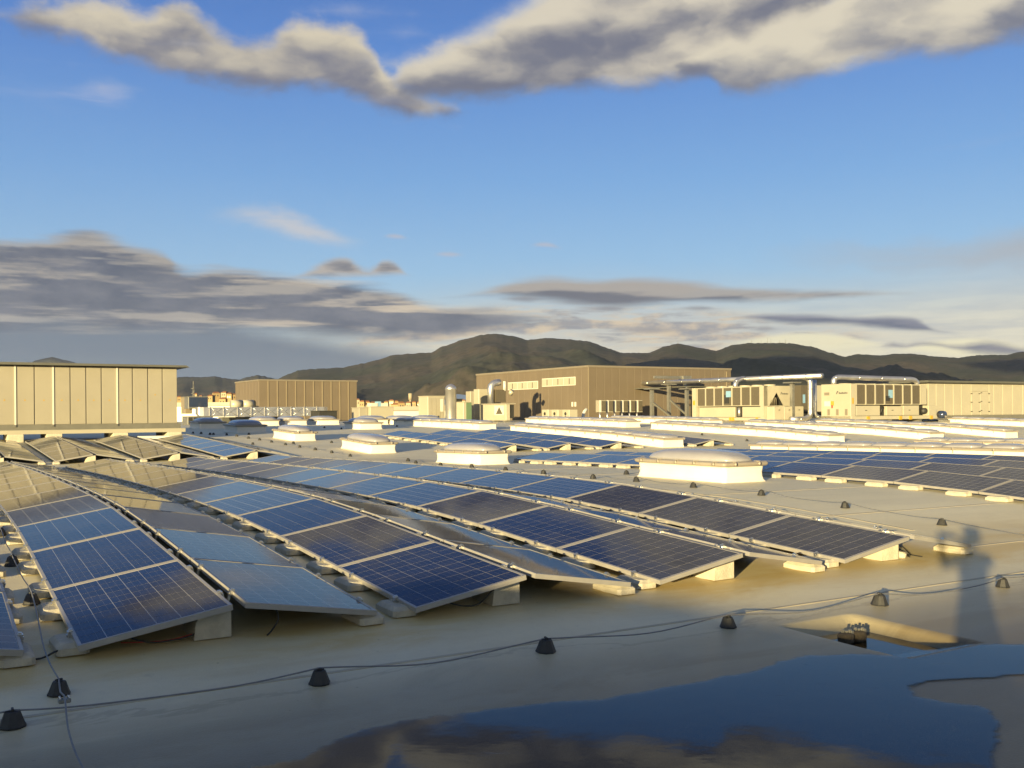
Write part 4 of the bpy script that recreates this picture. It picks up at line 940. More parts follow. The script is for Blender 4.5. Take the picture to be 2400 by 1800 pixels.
for i in range(nC + 1): B(c2, 'coil_post', 'beige2', .55 + w_ * i - .05, .55 + w_ * i + .05, -.02, .06, zc, Ht)
B(c2, 'label_sheet', 'bluelab', .55 + w_ * 3 + .42, .55 + w_ * 4 - .1, .005, .018, Ht - .95, Ht - .4); B(c2, 'coil_hatch', 'dark', .55 + w_ * 3 + .12, .55 + w_ * 3 + .55, .005, .018, zc + .25, zc + .6)
B(c2, 'dark_bay', 'dark', .5, L2 - .1, .33, .355, b0 + .25, zc)
for (a, b_, h_) in ((.62, 3.0, .0), (3.7, 5.3, -.04), (5.45, 7.1, 0)): 
    cb = B(c2, 'lower_panel', 'beige2', a, min(b_, L2 + .7), .08, .32, b0 + .26, zc - .06 + h_, .01); B(cb, 'handle', 'dark', (a + b_) / 2 - .3, (a + b_) / 2 - .12, .06, .08, b0 + .6, b0 + .64)
b = MB(); b.tube([(3.2, .2, b0 + .4), (3.3, .15, b0 + .75), (3.5, .2, b0 + .8)], .06, 8); b.cyl((7.5, .2, b0 + .55), (8.3, .2, b0 + .55), .22, n=14); b.build('compressor', MT['black'], c2)
cb = B(c2, 'switch_cabinet', 'beige2', L2 + .0, L2 + .85, -.1, .6, b0 + .24, zc - .06, .012); 
for xx in (1.4, 4.7, 5.75, 8.0): B(c2, 'lifting_lug', 'yellow', min(xx, L2 + .3), min(xx, L2 + .3) + .25, -.2, -.12, b0 - .03, b0 + .22)
for i in range(6): b = MB(); b.cyl((.9 + i * (L2 - 1.6) / 5, W2 / 2, Ht - .02), (.9 + i * (L2 - 1.6) / 5, W2 / 2, Ht + .05), .42, n=20); b.build('fan_ring', MT['beige2'], c2)
CH2 = (u, v, L2, W2, gz, b0, Ht, zc)
# distant twin of the chillers, seen between the pipes
u, u1, v, v2, zb_, zt_ = gridbox(1878, 1840, 1928, 903, 982, 92)
t = gthing('chiller', 'chiller farther back, glimpsed between the vertical foil pipes', 'chiller', u, v, G(u, v)); B(t, 'casing', 'coil', 0, v2 - v, 0, 3, .6, zt_ - G(u, v)); B(t, 'base_frame', 'dark', 0, v2 - v, .1, 3, .0, .6); B(t, 'coil_post', 'beige2', .9, 1.05, -.05, 0, .6, zt_ - G(u, v)); B(t, 'label_sheet', 'bluelab', .2, .5, -.03, -.01, 1.4, 2.2); B(t, 'casing_edge', 'beige2', v2 - v - .9, v2 - v, -.04, 0, .6, zt_ - G(u, v))
# ------------------------------------------------------------------ foil-lagged pipes
def arc(a, b, c_, n=6):
    a, b, c_ = Vector(a), Vector(b), Vector(c_); return [a.lerp(b, t).lerp(b.lerp(c_, t), t) for t in [i / n for i in range(n + 1)]]
def pipe(label, pts, r, joints=1.0, name='lagged_pipe', parts=True):
    P = [Vector(p) for p in pts]; o = thing(name, label, 'pipe', P[0]); off = P[0]
    b = MB(); b.tube([p - off for p in P], r, 14); b.build('lagging', MT['lagging'], o)
    acc = .5; b = None
    for a, c_ in zip(P, P[1:]):
        d = (c_ - a).length; 
        while acc < d:
            p = a.lerp(c_, acc / d) - off; dr_ = (c_ - a).normalized(); b = MB(); b.cyl(p - dr_ * .03, p + dr_ * .03, r * 1.05, n=14); b.build('joint_band', MT['zinc'], o); acc += joints
        acc -= d
    return o
def zpx(px, py, D): return (hor(px) - py) * D / F
vP = 53.0; r_ = .18
def upx(px, vv): return vv / ((CA * k_of(px) - SA) / (CA + SA * k_of(px)))
ua, ub = upx(1440, vP), upx(1925, vP)
pipe('long horizontal foil pipe running from the taupe building over the chillers', [uv(ua, vP, 2.45), uv(ub - .1, vP, 2.38)], r_, 2.2)
t = gthing('pipe_shadow_plate', 'dark plate added as wall shadow under the horizontal foil pipe beside the taupe building', 'shadow plate', upx(1640, vP), vP - .9, 1.93); B(t, 'plate', 'roofgrey', 0, 1.8, 0, ua - upx(1640, vP), .0, .07); [B(t, 'crossbeam', 'steel', 0, 1.8, q, q + .12, -.1, -.001) for q in (.5, 4.5, 8.5, 12.5)]  # added dark plate, stands in for the shadow below the pipe on the wall
uu = upx(1900, vP + .8)
pipe('tall vertical foil pipe, left one between the chillers', [uv(uu + 1.1, vP + .2, 2.38)] + arc(uv(uu + .9, vP + .4, 2.38), uv(uu, vP + .8, 2.42), uv(uu, vP + .8, 1.9)) + [uv(uu, vP + .8, .3)] + arc(uv(uu, vP + .8, -.2), uv(uu, vP + .8, -.62), uv(uu + .2, vP - .2, -.62)) + [uv(uu + .3, vP - .9, -.6)], .19, 1.4)
pipe('thinner vertical foil pipe, right one between the chillers', [uv(uu + .6, vP + 1.9, 2.2), uv(uu + .6, vP + 1.9, .1)] + arc(uv(uu + .6, vP + 1.9, -.1), uv(uu + .6, vP + 1.9, -.5), uv(uu + .5, vP + 2.5, -.5)) + [uv(uu + .5, vP + 3.2, -.5)], .13, 1.1)
u, v, L2, W2, gz, b0, Ht, zc = CH2
zT = gz + Ht
pa = uv(u + 1.5, v + 1.0, zT)
pipe('foil pipe bridging along the top of the second chiller', [uv(u + 1.6, v + .2, zT - .05), uv(u + 1.6, v + .2, zT + .15)] + arc(uv(u + 1.6, v + .2, zT + .2), uv(u + 1.6, v + .2, zT + .5), uv(u + 1.5, v + .8, zT + .48)) + [uv(u + .9, v + 5, zT + .40)] + arc(uv(u + .6, v + 6.9, zT + .37), uv(u + .6, v + 7.6, zT + .36), uv(u + .6, v + 7.6, zT + .0)), .18, 2.0)
pipe('short foil elbow rising over the first chiller', [uv(upx(1733, vP - 1), vP - 1.4, 1.7)] + arc(uv(upx(1733, vP - 1), vP - 1.4, 1.95), uv(upx(1733, vP - 1), vP - 1.3, 2.4), uv(upx(1733, vP - 1) + .3, vP - .2, 2.42)), .18, 5)
def post(px, D, top, label, brace=True):
    uu_, vv_ = ray(px, D); z0 = G(uu_, vv_); t = gthing('pipe_rack_post', label, 'support post', uu_, vv_, z0, 'posts holding up the foil pipe')
    h = top - z0; B(t, 'post', 'steel', -.12, .12, -.12, .12, 0, h); B(t, 'head_plate', 'steel', -.45, .45, -.45, .45, h + .001, h + .08)
    if brace: b = MB(); b.cyl((0, -.1, h * .58), (1.9, -.6, .02), .09, n=4, smooth=False); b.build('brace', MT['steel'], t)
post(1528, 78, 1.75, 'first slim post with brace left of the first chiller'); post(1568, 80, 2.15, 'second slim post with brace left of the first chiller'); post(1610, 79, 1.75, 'third slim post just left of the first chiller', False)
post(1857, 70.5, 1.95, 'slim post between first chiller and vertical pipes', False)
B_ = thing('pipe_rack_beam', 'short beam box above the pipe near the building roof', 'beam', uv(*ray(1535, 82), 2.75), ROT); B(B_, 'beam', 'steel', 0, 3.0, 0, .2, 0, .22); B(B_, 'box', 'steel', 3.0, 3.9, -.1, .5, -.35, .25); B(B_, 'stem', 'steel', 3.2, 3.4, 0, .2, -.9, -.35)
# hanging cabinets on legs along the building front
u_, v_ = ray(1405, 77.5)
for i in range(6):
    px = 1405 + i * 17.4; u0, v0 = ray(px, 77.5 + i * .75); z0 = G(u0, v0)
    t = gthing('outdoor_unit', f"grey outdoor cabinet on a lagged leg, {ow(i)} from left in the row of six", 'air conditioner', u0, v0, z0, 'six outdoor units on legs')
    D = 77.5 + i * .75; zt = zpx(px, 938, D) - z0; zb2 = zpx(px, 966, D) - z0
    B(t, 'case', 'beige', 0, .62, 0, .5, zb2, zt, .01); B(t, 'side_panel', 'white', -.02, .17, -.03, -.005, zb2, zt); B(t, 'grille', 'coil', .2, .60, -.02, -.005, zb2 + .06, zt - .06)
    b = MB(); b.tube([(.1, .1, zb2), (.1, .08, zb2 * .5), (.16, .0, 0)], .075, 8); b.build('lagged_leg', MT['lagging'], t)
for i in range(3):
    px = (1285, 1308, 1334)[i]; u0, v0 = ray(px, 75 - i * 1.0); D = 75 - i; z0 = G(u0, v0); h = zpx(px, 960, D) - z0
    t = gthing('condenser_unit', f"cream condenser unit standing at the building foot, {ow(i)} from left of three", 'air conditioner', u0, v0, z0, 'three condensers by the building')
    B(t, 'case', 'beige2', 0, .75, 0, .9, .0, h, .015); B(t, 'front_panel', 'beige2', -.02, -.002, .05, .85, .03, h - .03)
    for zz in (.33, .66): b = MB(); b.cyl((-.02, .45, h * zz), (-.045, .45, h * zz), .13, n=14); b.build('fan', MT['dark'], t)
t = gthing('flue_elbow', 'bent white flue at the corner of the taupe building', 'pipe', *ray(1368, 76), G(*ray(1368, 76))); b = MB(); b.tube([(0, 0, 0), (0, .1, .35), (.2, .2, .75), (.42, .2, .95)], .13, 10); b.build('tube', MT['white'], t)
# air handler left of the building
u, u1, v, v2, zb_, zt_ = gridbox(1186, 1132, 1196, 947, 984, 74)
t = gthing('air_handler', 'cream air handler with triangular hood opening before the building', 'air handler', u, v, G(u, v)); h = zt_ - G(u, v)
B(t, 'case', 'beige2', 0, .35, 0, u1 - u, .12, h, .015); B(t, 'foot_beam', 'steel', .02, .5, .2, .5, 0, .12); B(t, 'foot_beam', 'steel', .02, .5, 1.8, 2.1, 0, .12); B(t, 'roof_sheet', 'beige', -.08, .8, -.08, u1 - u + .1, h, h + .06)
b = MB(); b.add([(-.02, .5, h * .45), (-.02, 1.5, h * .45), (-.02, 1.0, h * .85), (.0, .5, h * .45), (.0, 1.5, h * .45), (.0, 1.0, h * .85)], [(0, 2, 1), (3, 4, 5), (0, 1, 4, 3), (1, 2, 5, 4), (2, 0, 3, 5)]); b.build('opening', MT['coil'], t)
B(t, 'frame_panel', 'white', -.015, -.001, .3, 1.75, h * .4, h * .92); B(t, 'intake_hood', 'dark', .36, .75, .1, 1.9, .3, h - .05)
u0, v0 = ray(1135, 82); z0 = G(u0, v0); t = gthing('wall_cabinet', 'tall cream cabinet against the left end of the taupe building', 'cabinet', u0, v0, z0); B(t, 'case', 'beige2', -.5, .4, 0, .9, 0, zpx(1130, 912, 82) - z0, .02)
u0, v0 = ray(1112, 90); z0 = G(u0, v0); t = gthing('wall_cabinet', 'narrow cream cabinet beyond the left end of the taupe building', 'cabinet', u0, v0, z0); B(t, 'case', 'beige', -.4, .6, 0, .9, 0, zpx(1112, 917, 90) - z0, .02)
# curved foil duct on the wall
u0, v0 = ray(1158, 81); z0 = zpx(1158, 946, 81); t = gthing('wall_duct', 'curved foil duct rising to the taupe building wall', 'duct', u0, v0, z0); b = MB(); hh = zpx(1158, 896, 81) - z0
b.tube([(-.3, 0, 0), (-.3, 0, hh * .7)] + [Vector((-.3, 0, hh * .7)).lerp(Vector((-.3, 0, hh)), q).lerp(Vector((-.3, 0, hh)).lerp(Vector((.6, .1, hh)), q), q) for q in (.25, .5, .75, 1)], .27, 12); b.build('duct', MT['lagging'], t); B(t, 'duct_panel', 'coil', .0, .95, -.3, -.02, .1, hh * .65)
b = MB(); b.cyl((.9, -.2, hh * .6), (.9, -.2, hh * 1.05), .13, n=10); b.build('flue', MT['white'], t); b = MB(); b.cyl((1.5, -.1, hh * .45), (1.5, -.35, hh * .6), .2, n=10); b.build('horn', MT['beige2'], t)
# vertical foil tank
u0, v0 = ray(1057, 76); z0 = G(u0, v0); t = gthing('foil_tank', 'tall round-topped foil tank standing upright', 'tank', u0, v0, z0); hh = zpx(1057, 900, 76) - z0; b = MB(); rings = []
for z_, r2 in ((.0, .05), (.25, .40), (.3, .42), (hh - .45, .42), (hh - .44, .44), (hh - .3, .42), (hh - .12, .30), (hh - .02, .12), (hh, .03)): rings.append([(r2 * math.cos(a), r2 * math.sin(a), z_) for a in [2 * math.pi * i / 24 for i in range(24)]])
b.loft(rings, 0, True); b.build('shell', MT['lagging'], t)
# plant left of tank
def simple(name, cat, label, px0, px1, yt, D, m='beige2', yb=None, dep=1.8, extra=None, tilt=0):
    u0, v0 = ray(px0, D); z0 = G(u0, v0) if yb is None else zpx(px0, yb, D); t = gthing(name, label, cat, u0, v0, z0); w = (px1 - px0) / F * D; h = zpx(px0, yt, D) - z0
    B(t, 'case', m, 0, w * .9, 0, dep, 0, h, .02); B(t, 'lid', m if m != 'green' else 'dark', -.04, w * .9 + .04, -.04, dep + .04, h + .002, h + .05)
    if extra: extra(t, w * .9, h, dep)
    return t
def panels(t, w, h, d):
    for i in range(4): B(t, 'door', 'beige', w * i / 4 + .03, w * (i + 1) / 4 - .03, -.03, -.002, .1, h - .1); 
    B(t, 'vent', 'dark', w * .55, w * .66, -.045, -.03, .25, .5); B(t, 'bright_panel', 'white', w * .72, w * .9, -.045, -.03, h * .4, h * .9)
simple('plant_cabinet', 'cabinet', 'wide cream plant cabinet left of the foil tank', 1003, 1052, 929, 82, extra=panels)
simple('plant_cabinet', 'cabinet', 'dark cabinet right behind the foil tank', 1066, 1088, 936, 84, 'dark')
simple('plant_cabinet', 'cabinet', 'green and cream cabinet left of the taupe building', 1086, 1110, 943, 80, 'beige2', extra=lambda t, w, h, d: B(t, 'door', 'green', w * .35, w, -.03, -.002, .02, h - .02))
def feet(t, w, h, d):
    B(t, 'leg', 'dark', .2, w - .3, -.02, -.002, -.0, h * .25); B(t, 'fan_hood', 'white', .2, w * .35, .2, 1.2, h + .06, h + .35); B(t, 'fan_hood', 'white', w * .5, w * .8, .2, 1.2, h + .06, h + .35); B(t, 'sticker', 'bluelab', w * .38, w * .5, .2, 1, h + .06, h + .5)
simple('white_machine', 'machine', 'cream machine with two fan hoods behind the low domes', 868, 934, 954, 88, 'beige2', extra=feet)
t = simple('white_machine', 'machine', 'slanted cream machine end left of the fan hoods', 842, 866, 956, 88, 'beige')
t = simple('dark_hood', 'hood', 'dark sloping hood at right end of the foil duct', 748, 797, 964, 78, 'dark', dep=2)
# foil duct run with brackets
u0, v0 = ray(462, 80); w = (745 - 462) / F * 80 * 1.12; z0 = zpx(600, 976, 84); t = gthing('foil_duct', 'long rectangular foil duct with crossed braces and rounded ends', 'duct', u0, v0, z0)
b = MB(); hh = .78; rings = []
for x_, s_ in ((0, .6), (.12, .85), (.4, 1), (w - .9, 1), (w - .35, .92), (w, .55)): rings.append([(x_, -.5 * s_, hh * (1 - s_) * .8), (x_, .6, hh * (1 - s_) * .8), (x_, .6, hh), (x_, -.5 * s_, hh)])
b.loft(rings, 0, False); b.build('duct', MT['lagging'], t)
for i in range(9): x_ = .9 + (w - 1.9) * i / 8; B(t, 'flange', 'zinc', x_ - .04, x_ + .04, -.56, -.5, -.02, hh + .03)
for i in range(8):
    x0_, x1_ = .9 + (w - 1.9) * i / 8, .9 + (w - 1.9) * (i + 1) / 8; b = MB(); b.tube([(x0_ + .06, -.51, .06), (x1_ - .06, -.51, hh - .06)], .02, 4); b.tube([(x0_ + .06, -.51, hh - .06), (x1_ - .06, -.51, .06)], .02, 4); b.build('cross_brace', MT['zinc'], t)
for x_ in (1.0, w * .5, w - 1.2): B(t, 'leg', 'steel', x_, x_ + .1, -.45, -.35, G(u0, v0 + x_) - z0, 0)
def blue(t, w, h, d): B(t, 'glass_front', 'bglass', .05, w - .05, -.05, -.002, h * .15, h - .05)
simple('glazed_box', 'box', 'small blue glazed box above the foil duct left end', 442, 492, 930, 96, 'steel', yb=958, extra=blue)
simple('white_block', 'block', 'pale rendered block left of the blue glazed box', 434, 452, 931, 98, 'taupe2', yb=970)
t = thing('drum_unit', 'half round cream drum unit above the duct before small taupe building', 'machine', uv(*ray(540, 92), zpx(540, 956, 92)), ROT)
for i in range(2): b = MB(); b.cyl((.05 + i * 1.1, 0, .32), (1.05 + i * 1.1, 0, .32), .42, n=18); b.build('drum', MT['beige2'], t)
b = MB(); b.cyl((2.2, 0, .3), (2.3, 0, .3), .40, n=18); b.build('end_cap', MT['dark'], t)
simple('low_wall_unit', 'machine', 'low dark louvred plant wall under the foil duct', 440, 505, 977, 70, 'steel', extra=lambda t, w, h, d: [B(t, 'louvre', 'dark', w * i / 5 + .05, w * (i + 1) / 5 - .05, -.03, -.002, .05, h - .05) for i in range(5)])
simple('dark_plant', 'machine', 'long dark plant casing low behind the far skylights', 520, 700, 979, 84, 'roofgrey', dep=1.2)
# small things at far right foot of the second chiller
u0, v0 = ray(2222, 62); t = gthing('timber_pallet', 'pile of pale boards on the roof beside the second chiller', 'boards', u0, v0, G(u0, v0)); 
for i in range(5): B(t, 'board', 'concrete', .1 * i, 2.2 - .1 * i, .1 * i, .5 + .1 * i, .05 * i, .05 * i + .045)
t = gthing('water_drum', 'dark blue drum end beside the right container', 'drum', *ray(2203, 67), G(*ray(2203, 67))); b = MB(); b.cyl((0, 0, .62), (.4, 0, .62), .26, n=18); b.build('drum', MT['bglass'], t); B(t, 'cradle', 'steel', .1, .8, -.2, .2, 0, .25)
# ------------------------------------------------------------------ people
def skinned(name, nodes, edges, m, parent, root=0, sub=1):
    me = bpy.data.meshes.new('tmp'); me.from_pydata([n[:3] for n in nodes], edges, []); o = bpy.data.objects.new('tmp', me); COL.objects.link(o)
    sk = o.modifiers.new('s', 'SKIN'); sk.use_smooth_shade = True
    for i, n in enumerate(nodes):
        r = n[3]; me.skin_vertices[0].data[i].radius = (r, r) if not isinstance(r, tuple) else r; me.skin_vertices[0].data[i].use_root = (i == root)
    if sub: o.modifiers.new('b', 'SUBSURF').levels = sub; o.modifiers['b'].render_levels = sub
    bpy.context.view_layer.update(); dg = bpy.context.evaluated_depsgraph_get()
    me2 = bpy.data.meshes.new_from_object(o.evaluated_get(dg)); me2.materials.clear(); me2.materials.append(m); me2.name = name
    for p_ in me2.polygons: p_.use_smooth = True
    bpy.data.objects.remove(o); return link(name, me2, parent)
def chain(nodes, edges, pts, start=None):
    prev = start
    for p_ in pts:
        nodes.append(p_); i = len(nodes) - 1
        if prev is not None: edges.append((prev, i))
        prev = i
    return prev
def person(label, loc, rz, hands, elbows, feet_, hip, chest, neck, head, group=None, knees=None):
    t = thing('person', label, 'person', loc, rz, group)
    N = [(*hip, (.15, .115))]; E_ = []
    mid = [(a + b) / 2 for a, b in zip(hip, chest)]
    c = chain(N, E_, [(*mid, (.13, .10)), (*chest, (.165, .11))], 0)
    nk = chain(N, E_, [(neck[0], neck[1], neck[2], .055)], c)
    for s, hd, el in ((-1, hands[0], elbows[0]), (1, hands[1], elbows[1])):
        sh = (chest[0] + s * .19, chest[1], chest[2] + .07)
        chain(N, E_, [(*sh, .062), (*el, .045), (*hd, .030)], c)
    for s, ft, kn in ((-1, feet_[0], (knees or [None, None])[0]), (1, feet_[1], (knees or [None, None])[1])):
        h = (hip[0] + s * .10, hip[1], hip[2] - .06)
        kn = kn or tuple((a + b) / 2 + (.02 if q == 1 else 0) for q, (a, b) in enumerate(zip(h, ft)))
        chain(N, E_, [(*h, .095), (*kn, .062), (ft[0], ft[1], ft[2] + .08, .045), (ft[0], ft[1] + .14, ft[2] + .04, .04)], 0)
    skinned('body', N, E_, MT['cloth'], t)
    hN = [(neck[0], neck[1], neck[2] + .02, .052), (head[0], head[1] + .01, head[2] - .05, .070), (head[0], head[1], head[2] + .03, .088), (head[0], head[1] - .01, head[2] + .09, .06)]
    skinned('head', hN, [(0, 1), (1, 2), (2, 3)], MT['skin'], t, 2, 2)
    b = MB(); rings = []
    for q in range(6):
        a = q / 5 * math.pi / 2; rings.append([(head[0] + .098 * math.cos(a) * math.cos(w), head[1] - .018 + .103 * math.cos(a) * math.sin(w), head[2] + .045 + .088 * math.sin(a) - (.05 if math.sin(w) < 0 and q == 0 else 0)) for w in [2 * math.pi * i / 16 for i in range(16)]])
    b.loft(rings, 0, True); b.build('hair', MT['hair'], t)
    b = MB(); b.cyl((head[0], head[1] + .085, head[2] + .0), (head[0], head[1] + .112, head[2] - .02), .014, .016, n=8)
    for s in (-1, 1): b.box(head[0] + s * .088 - .006, head[0] + s * .088 + .006, head[1] - .02, head[1] + .02, head[2] - .025, head[2] + .03)
    b.build('face_feature', MT['skin'], t)
    for s, hd, el in ((-1, hands[0], elbows[0]), (1, hands[1], elbows[1])):
        d = (Vector(hd) - Vector(el)).normalized(); side = Vector((0, 0, 1)).cross(d)
        side = side.normalized() if side.length > .1 else Vector((1, 0, 0)); up = d.cross(side)
        N2 = [(*hd, .024)]; E2 = []
        palm = Vector(hd) + d * .06; pi_ = chain(N2, E2, [(*palm, (.034, .016))], 0)
        for f in range(4):
            base = palm + side * (.024 - .016 * f) + d * .012; L_ = (.032, .036, .034, .026)[f]
            a = base + d * L_; c2 = a + (d * .6 - up * .8) * L_ * .7; chain(N2, E2, [(*base, .0085), (*a, .008), (*c2, .007)], pi_)
        th = Vector(hd) + d * .025 - s * side * .03; chain(N2, E2, [(*th, .010), (*(th + d * .03 - s * side * .015), .008)], 0)
        skinned('hand', N2, E2, MT['skin'], t, 1, 1)
    return t
px_, py_ = .04, -.42
pu, pv = to_uv(px_, py_)
gz_ = G(pu, pv) + EYE
# holds the phone up to the left of the face; the phone is what takes the photograph
ph = person('person standing at the puddle edge holding a phone up to photograph the roof', (px_, py_, gz_), 0,
            ((-.15, .30, 1.60), (.05, .30, 1.60)), ((-.20, .10, 1.34), (.30, .18, 1.34)), ((-.16, 0, 0), (.12, .05, 0)), (0, 0, .95), (.07, .02, 1.36), (.10, .02, 1.52), (.12, .04, 1.65))
o = thing('phone', 'dark phone held up in both hands of the person at the puddle', 'phone', (0, -.03, EYE), 0)
b = MB(); b.cbox(-.066, .066, -.0045, .0045, -.034, .034, .003); b.build('case', MT['black'], o); b = MB(); b.box(-.058, .058, -.0060, -.0046, -.030, .030); b.build('screen', MT['window'], o)
u, v, L2, W2, gz, b0, Ht, zc = CH2
wx, wy = L2 + .62, -.02
pw = uv(u + .75, v + L2 + .35, gz)
hC = zc - .06
person('person in dark jacket leaning over the cabinet at the right end of the second chiller', pw, ROT + math.pi * .92, ((-.16, .28, hC + .06), (.12, .30, hC + .05)), ((-.28, .08, hC + .02), (.26, .10, hC + .02)),
       ((-.15, -.2, .04), (.15, -.1, .04)), (0, -.12, .92), (0, .10, 1.26), (0, .19, 1.37), (0, .26, 1.46))
# plant container behind the photographer, out of frame: it shades the lower left of the roof
zt = .25
t = gthing('plant_container', 'cream plant container standing on the roof behind the person with the phone', 'container', -12.76, -21.5, G(-6, -12) - .0)
hh = zt - G(-6, -12); B(t, 'casing', 'beige', 0, 14, 0, 12, 0, hh - .08); B(t, 'roof_sheet', 'roofgrey', -.05, 14.0, -.05, 12.0, hh - .078, hh)
for i in range(10): B(t, 'rib', 'beige2', 14.0, 14.02, .3 + 1.2 * i, .36 + 1.2 * i, .1, hh - .1)
# ------------------------------------------------------------------ hills
from mathutils import noise as mn
def hill_mat(name, c1, c2, rock=.25):
    m = bpy.data.materials.new(name); m.use_nodes = True; T = NT(m.node_tree); p = T.n['Principled BSDF']; tc = T.new('ShaderNodeTexCoord'); P = tc.outputs['Object']
    n = T.noise(P, .0018, 9, .62); n2 = T.noise(P, .02, 7, .7); n3 = T.noise(P, .006, 8, .75, .5)
    c = T.mix(T.ss(n, .38, .62), c1, c2); c = T.mix(T.m('MULTIPLY', T.ss(n2, .42, .62), .6), c, tuple(k * .6 for k in c1))
    g = T.new('ShaderNodeNewGeometry'); sp = T.new('ShaderNodeSeparateXYZ'); T.l.new(g.outputs['True Normal'], sp.inputs[0])
    rk = T.m('MULTIPLY', T.ss(n3, .60, .66), T.ss(n2, .40, .55)); c = T.mix(T.m('MULTIPLY', rk, rock * .6), c, (.16, .14, .11))
    T.put(p.inputs['Base Color'], c); p.inputs['Roughness'].default_value = .95; p.inputs['Specular IOR Level'].default_value = .1
    b = T.new('ShaderNodeBump'); b.inputs['Strength'].default_value = .35; b.inputs['Distance'].default_value = 8; T.put(b.inputs['Height'], n2); T.put(p.inputs['Normal'], b.outputs[0])
    return m
HM = hill_mat('wooded_hillside', (.046, .051, .036), (.074, .062, .046)); HM2 = hill_mat('far_hillside', (.030, .036, .026), (.04, .04, .03), .05)
def hills(name, sil, D0, D1, m, amp, seed, x0, x1, step=3, nd=34, ex=.85, wl=1100):
    sil = sorted(sil); mb = MB(); cols = []
    xs = [x0 + step * i for i in range(int((x1 - x0) / step) + 1)]
    def H(px):
        if px <= sil[0][0]: return sil[0][1]
        for a, b_ in zip(sil, sil[1:]):
            if px <= b_[0]:
                t = (px - a[0]) / (b_[0] - a[0]); t = t * t * (3 - 2 * t) * .5 + t * .5; return a[1] + (b_[1] - a[1]) * t
        return sil[-1][1]
    for px in xs:
        k = k_of(px); Hc = (hor(px) - H(px)) * D1 / F; cn = (1.3 * mn.noise(Vector((px * .12, seed, 0))) + .8 * mn.noise(Vector((px * .4, seed, 5)))) * D1 / F; col = []
        for i in range(nd + 5):
            t = i / nd; D = D0 + (D1 - D0) * t
            if t <= 1:
                h = TZ + (Hc - TZ) * t ** ex
                q = Vector((k * D / wl, D / (wl * 1.8), seed)); r = mn.ridged_multi_fractal(q, 1.0, 2.1, 5, 1.0, 2.0)
                sight = TZ + (Hc - TZ) * D / D1; mg = max(0, sight - h); x_ = max(-2.2, min(.85, (r - 1.15) * amp * 2.6))
                h += mg * x_ if x_ > 0 else min(mg, (Hc - TZ) * .25) * x_ * min(1, t * 3)
                h = max(h, TZ + 1) + cn * t ** 8
            else: h = Hc + cn - (t - 1) * 8 * (Hc - TZ) * .6
            col.append((k * D, D, h + EYE))
        cols.append(col)
    n = nd + 5; vs = [p for c in cols for p in c]
    mb.add(vs, [(i * n + j, (i + 1) * n + j, (i + 1) * n + j + 1, i * n + j + 1) for i in range(len(xs) - 1) for j in range(n - 1)], 0, True)
    return struct(mb.build(name, m))
hills('distant_hill', [(-500, 905), (20, 872), (60, 856), (90, 843), (125, 837), (160, 845), (230, 868), (420, 890), (700, 888), (1000, 920)], 15000, 17000, HM2, .1, 3.3, -500, 1000, 6, 12)
hills('left_hills', [(-600, 905), (100, 905), (400, 887), (430, 883), (470, 884), (505, 882), (525, 886), (560, 890), (580, 884), (605, 879), (630, 884), (670, 896), (760, 915), (900, 940)], 7600, 10500, HM, .2, 8.1, -600, 900, 3, 24)
hills('main_hills', [(420, 960), (500, 935), (560, 915), (600, 902), (640, 893), (680, 876), (700, 868), (730, 865), (800, 862), (850, 852), (890, 843), (920, 832), (960, 829), (1010, 826), (1040, 812), (1090, 795), (1130, 785), (1165, 782), (1200, 787), (1240, 797), (1280, 792), (1330, 795), (1380, 800), (1430, 817), (1460, 827), (1520, 827), (1560, 812), (1590, 805), (1640, 815), (1680, 822), (1720, 808), (1760, 804), (1850, 804), (1900, 812), (1950, 827), (1980, 836), (2010, 830), (2060, 833), (2100, 829), (2140, 829), (2200, 836), (2250, 838), (2300, 832), (2360, 832), (2390, 825), (2460, 822), (2600, 835), (2900, 850)],
      3600, 7000, HM, .38, 1.7, 420, 2900, 3, 60, wl=1200)
hills('front_spurs', [(1180, 945), (1300, 915), (1400, 880), (1480, 852), (1560, 842), (1600, 840), (1660, 846), (1740, 864), (1820, 890), (1900, 905), (2050, 930), (2150, 945)], 3300, 5200, HM, .3, 5.2, 1180, 2150, 3, 24, wl=800)
for i, (px, py) in enumerate(((1762, 795), (1785, 797), (1800, 790), (1808, 793), (1828, 797), (1842, 795), (1574, 799), (1590, 799))):
    D = 6980; base = (hor(px) - 806) * D / F; tp = (hor(px) - py) * D / F; b = MB(); b.cyl((0, 0, 0), (0, 0, tp - base), 2.2, .6, n=5)
    tag(b.build('radio_mast', MT['steel'], None, loc=(k_of(px) * D, D, base + EYE)), f"thin radio mast on the hill crest, {ow([6,7,2,3,4,5,0,1][[0,1,2,3,4,5,6,7].index(i)])} from left", 'mast', 'masts on the hill crest')
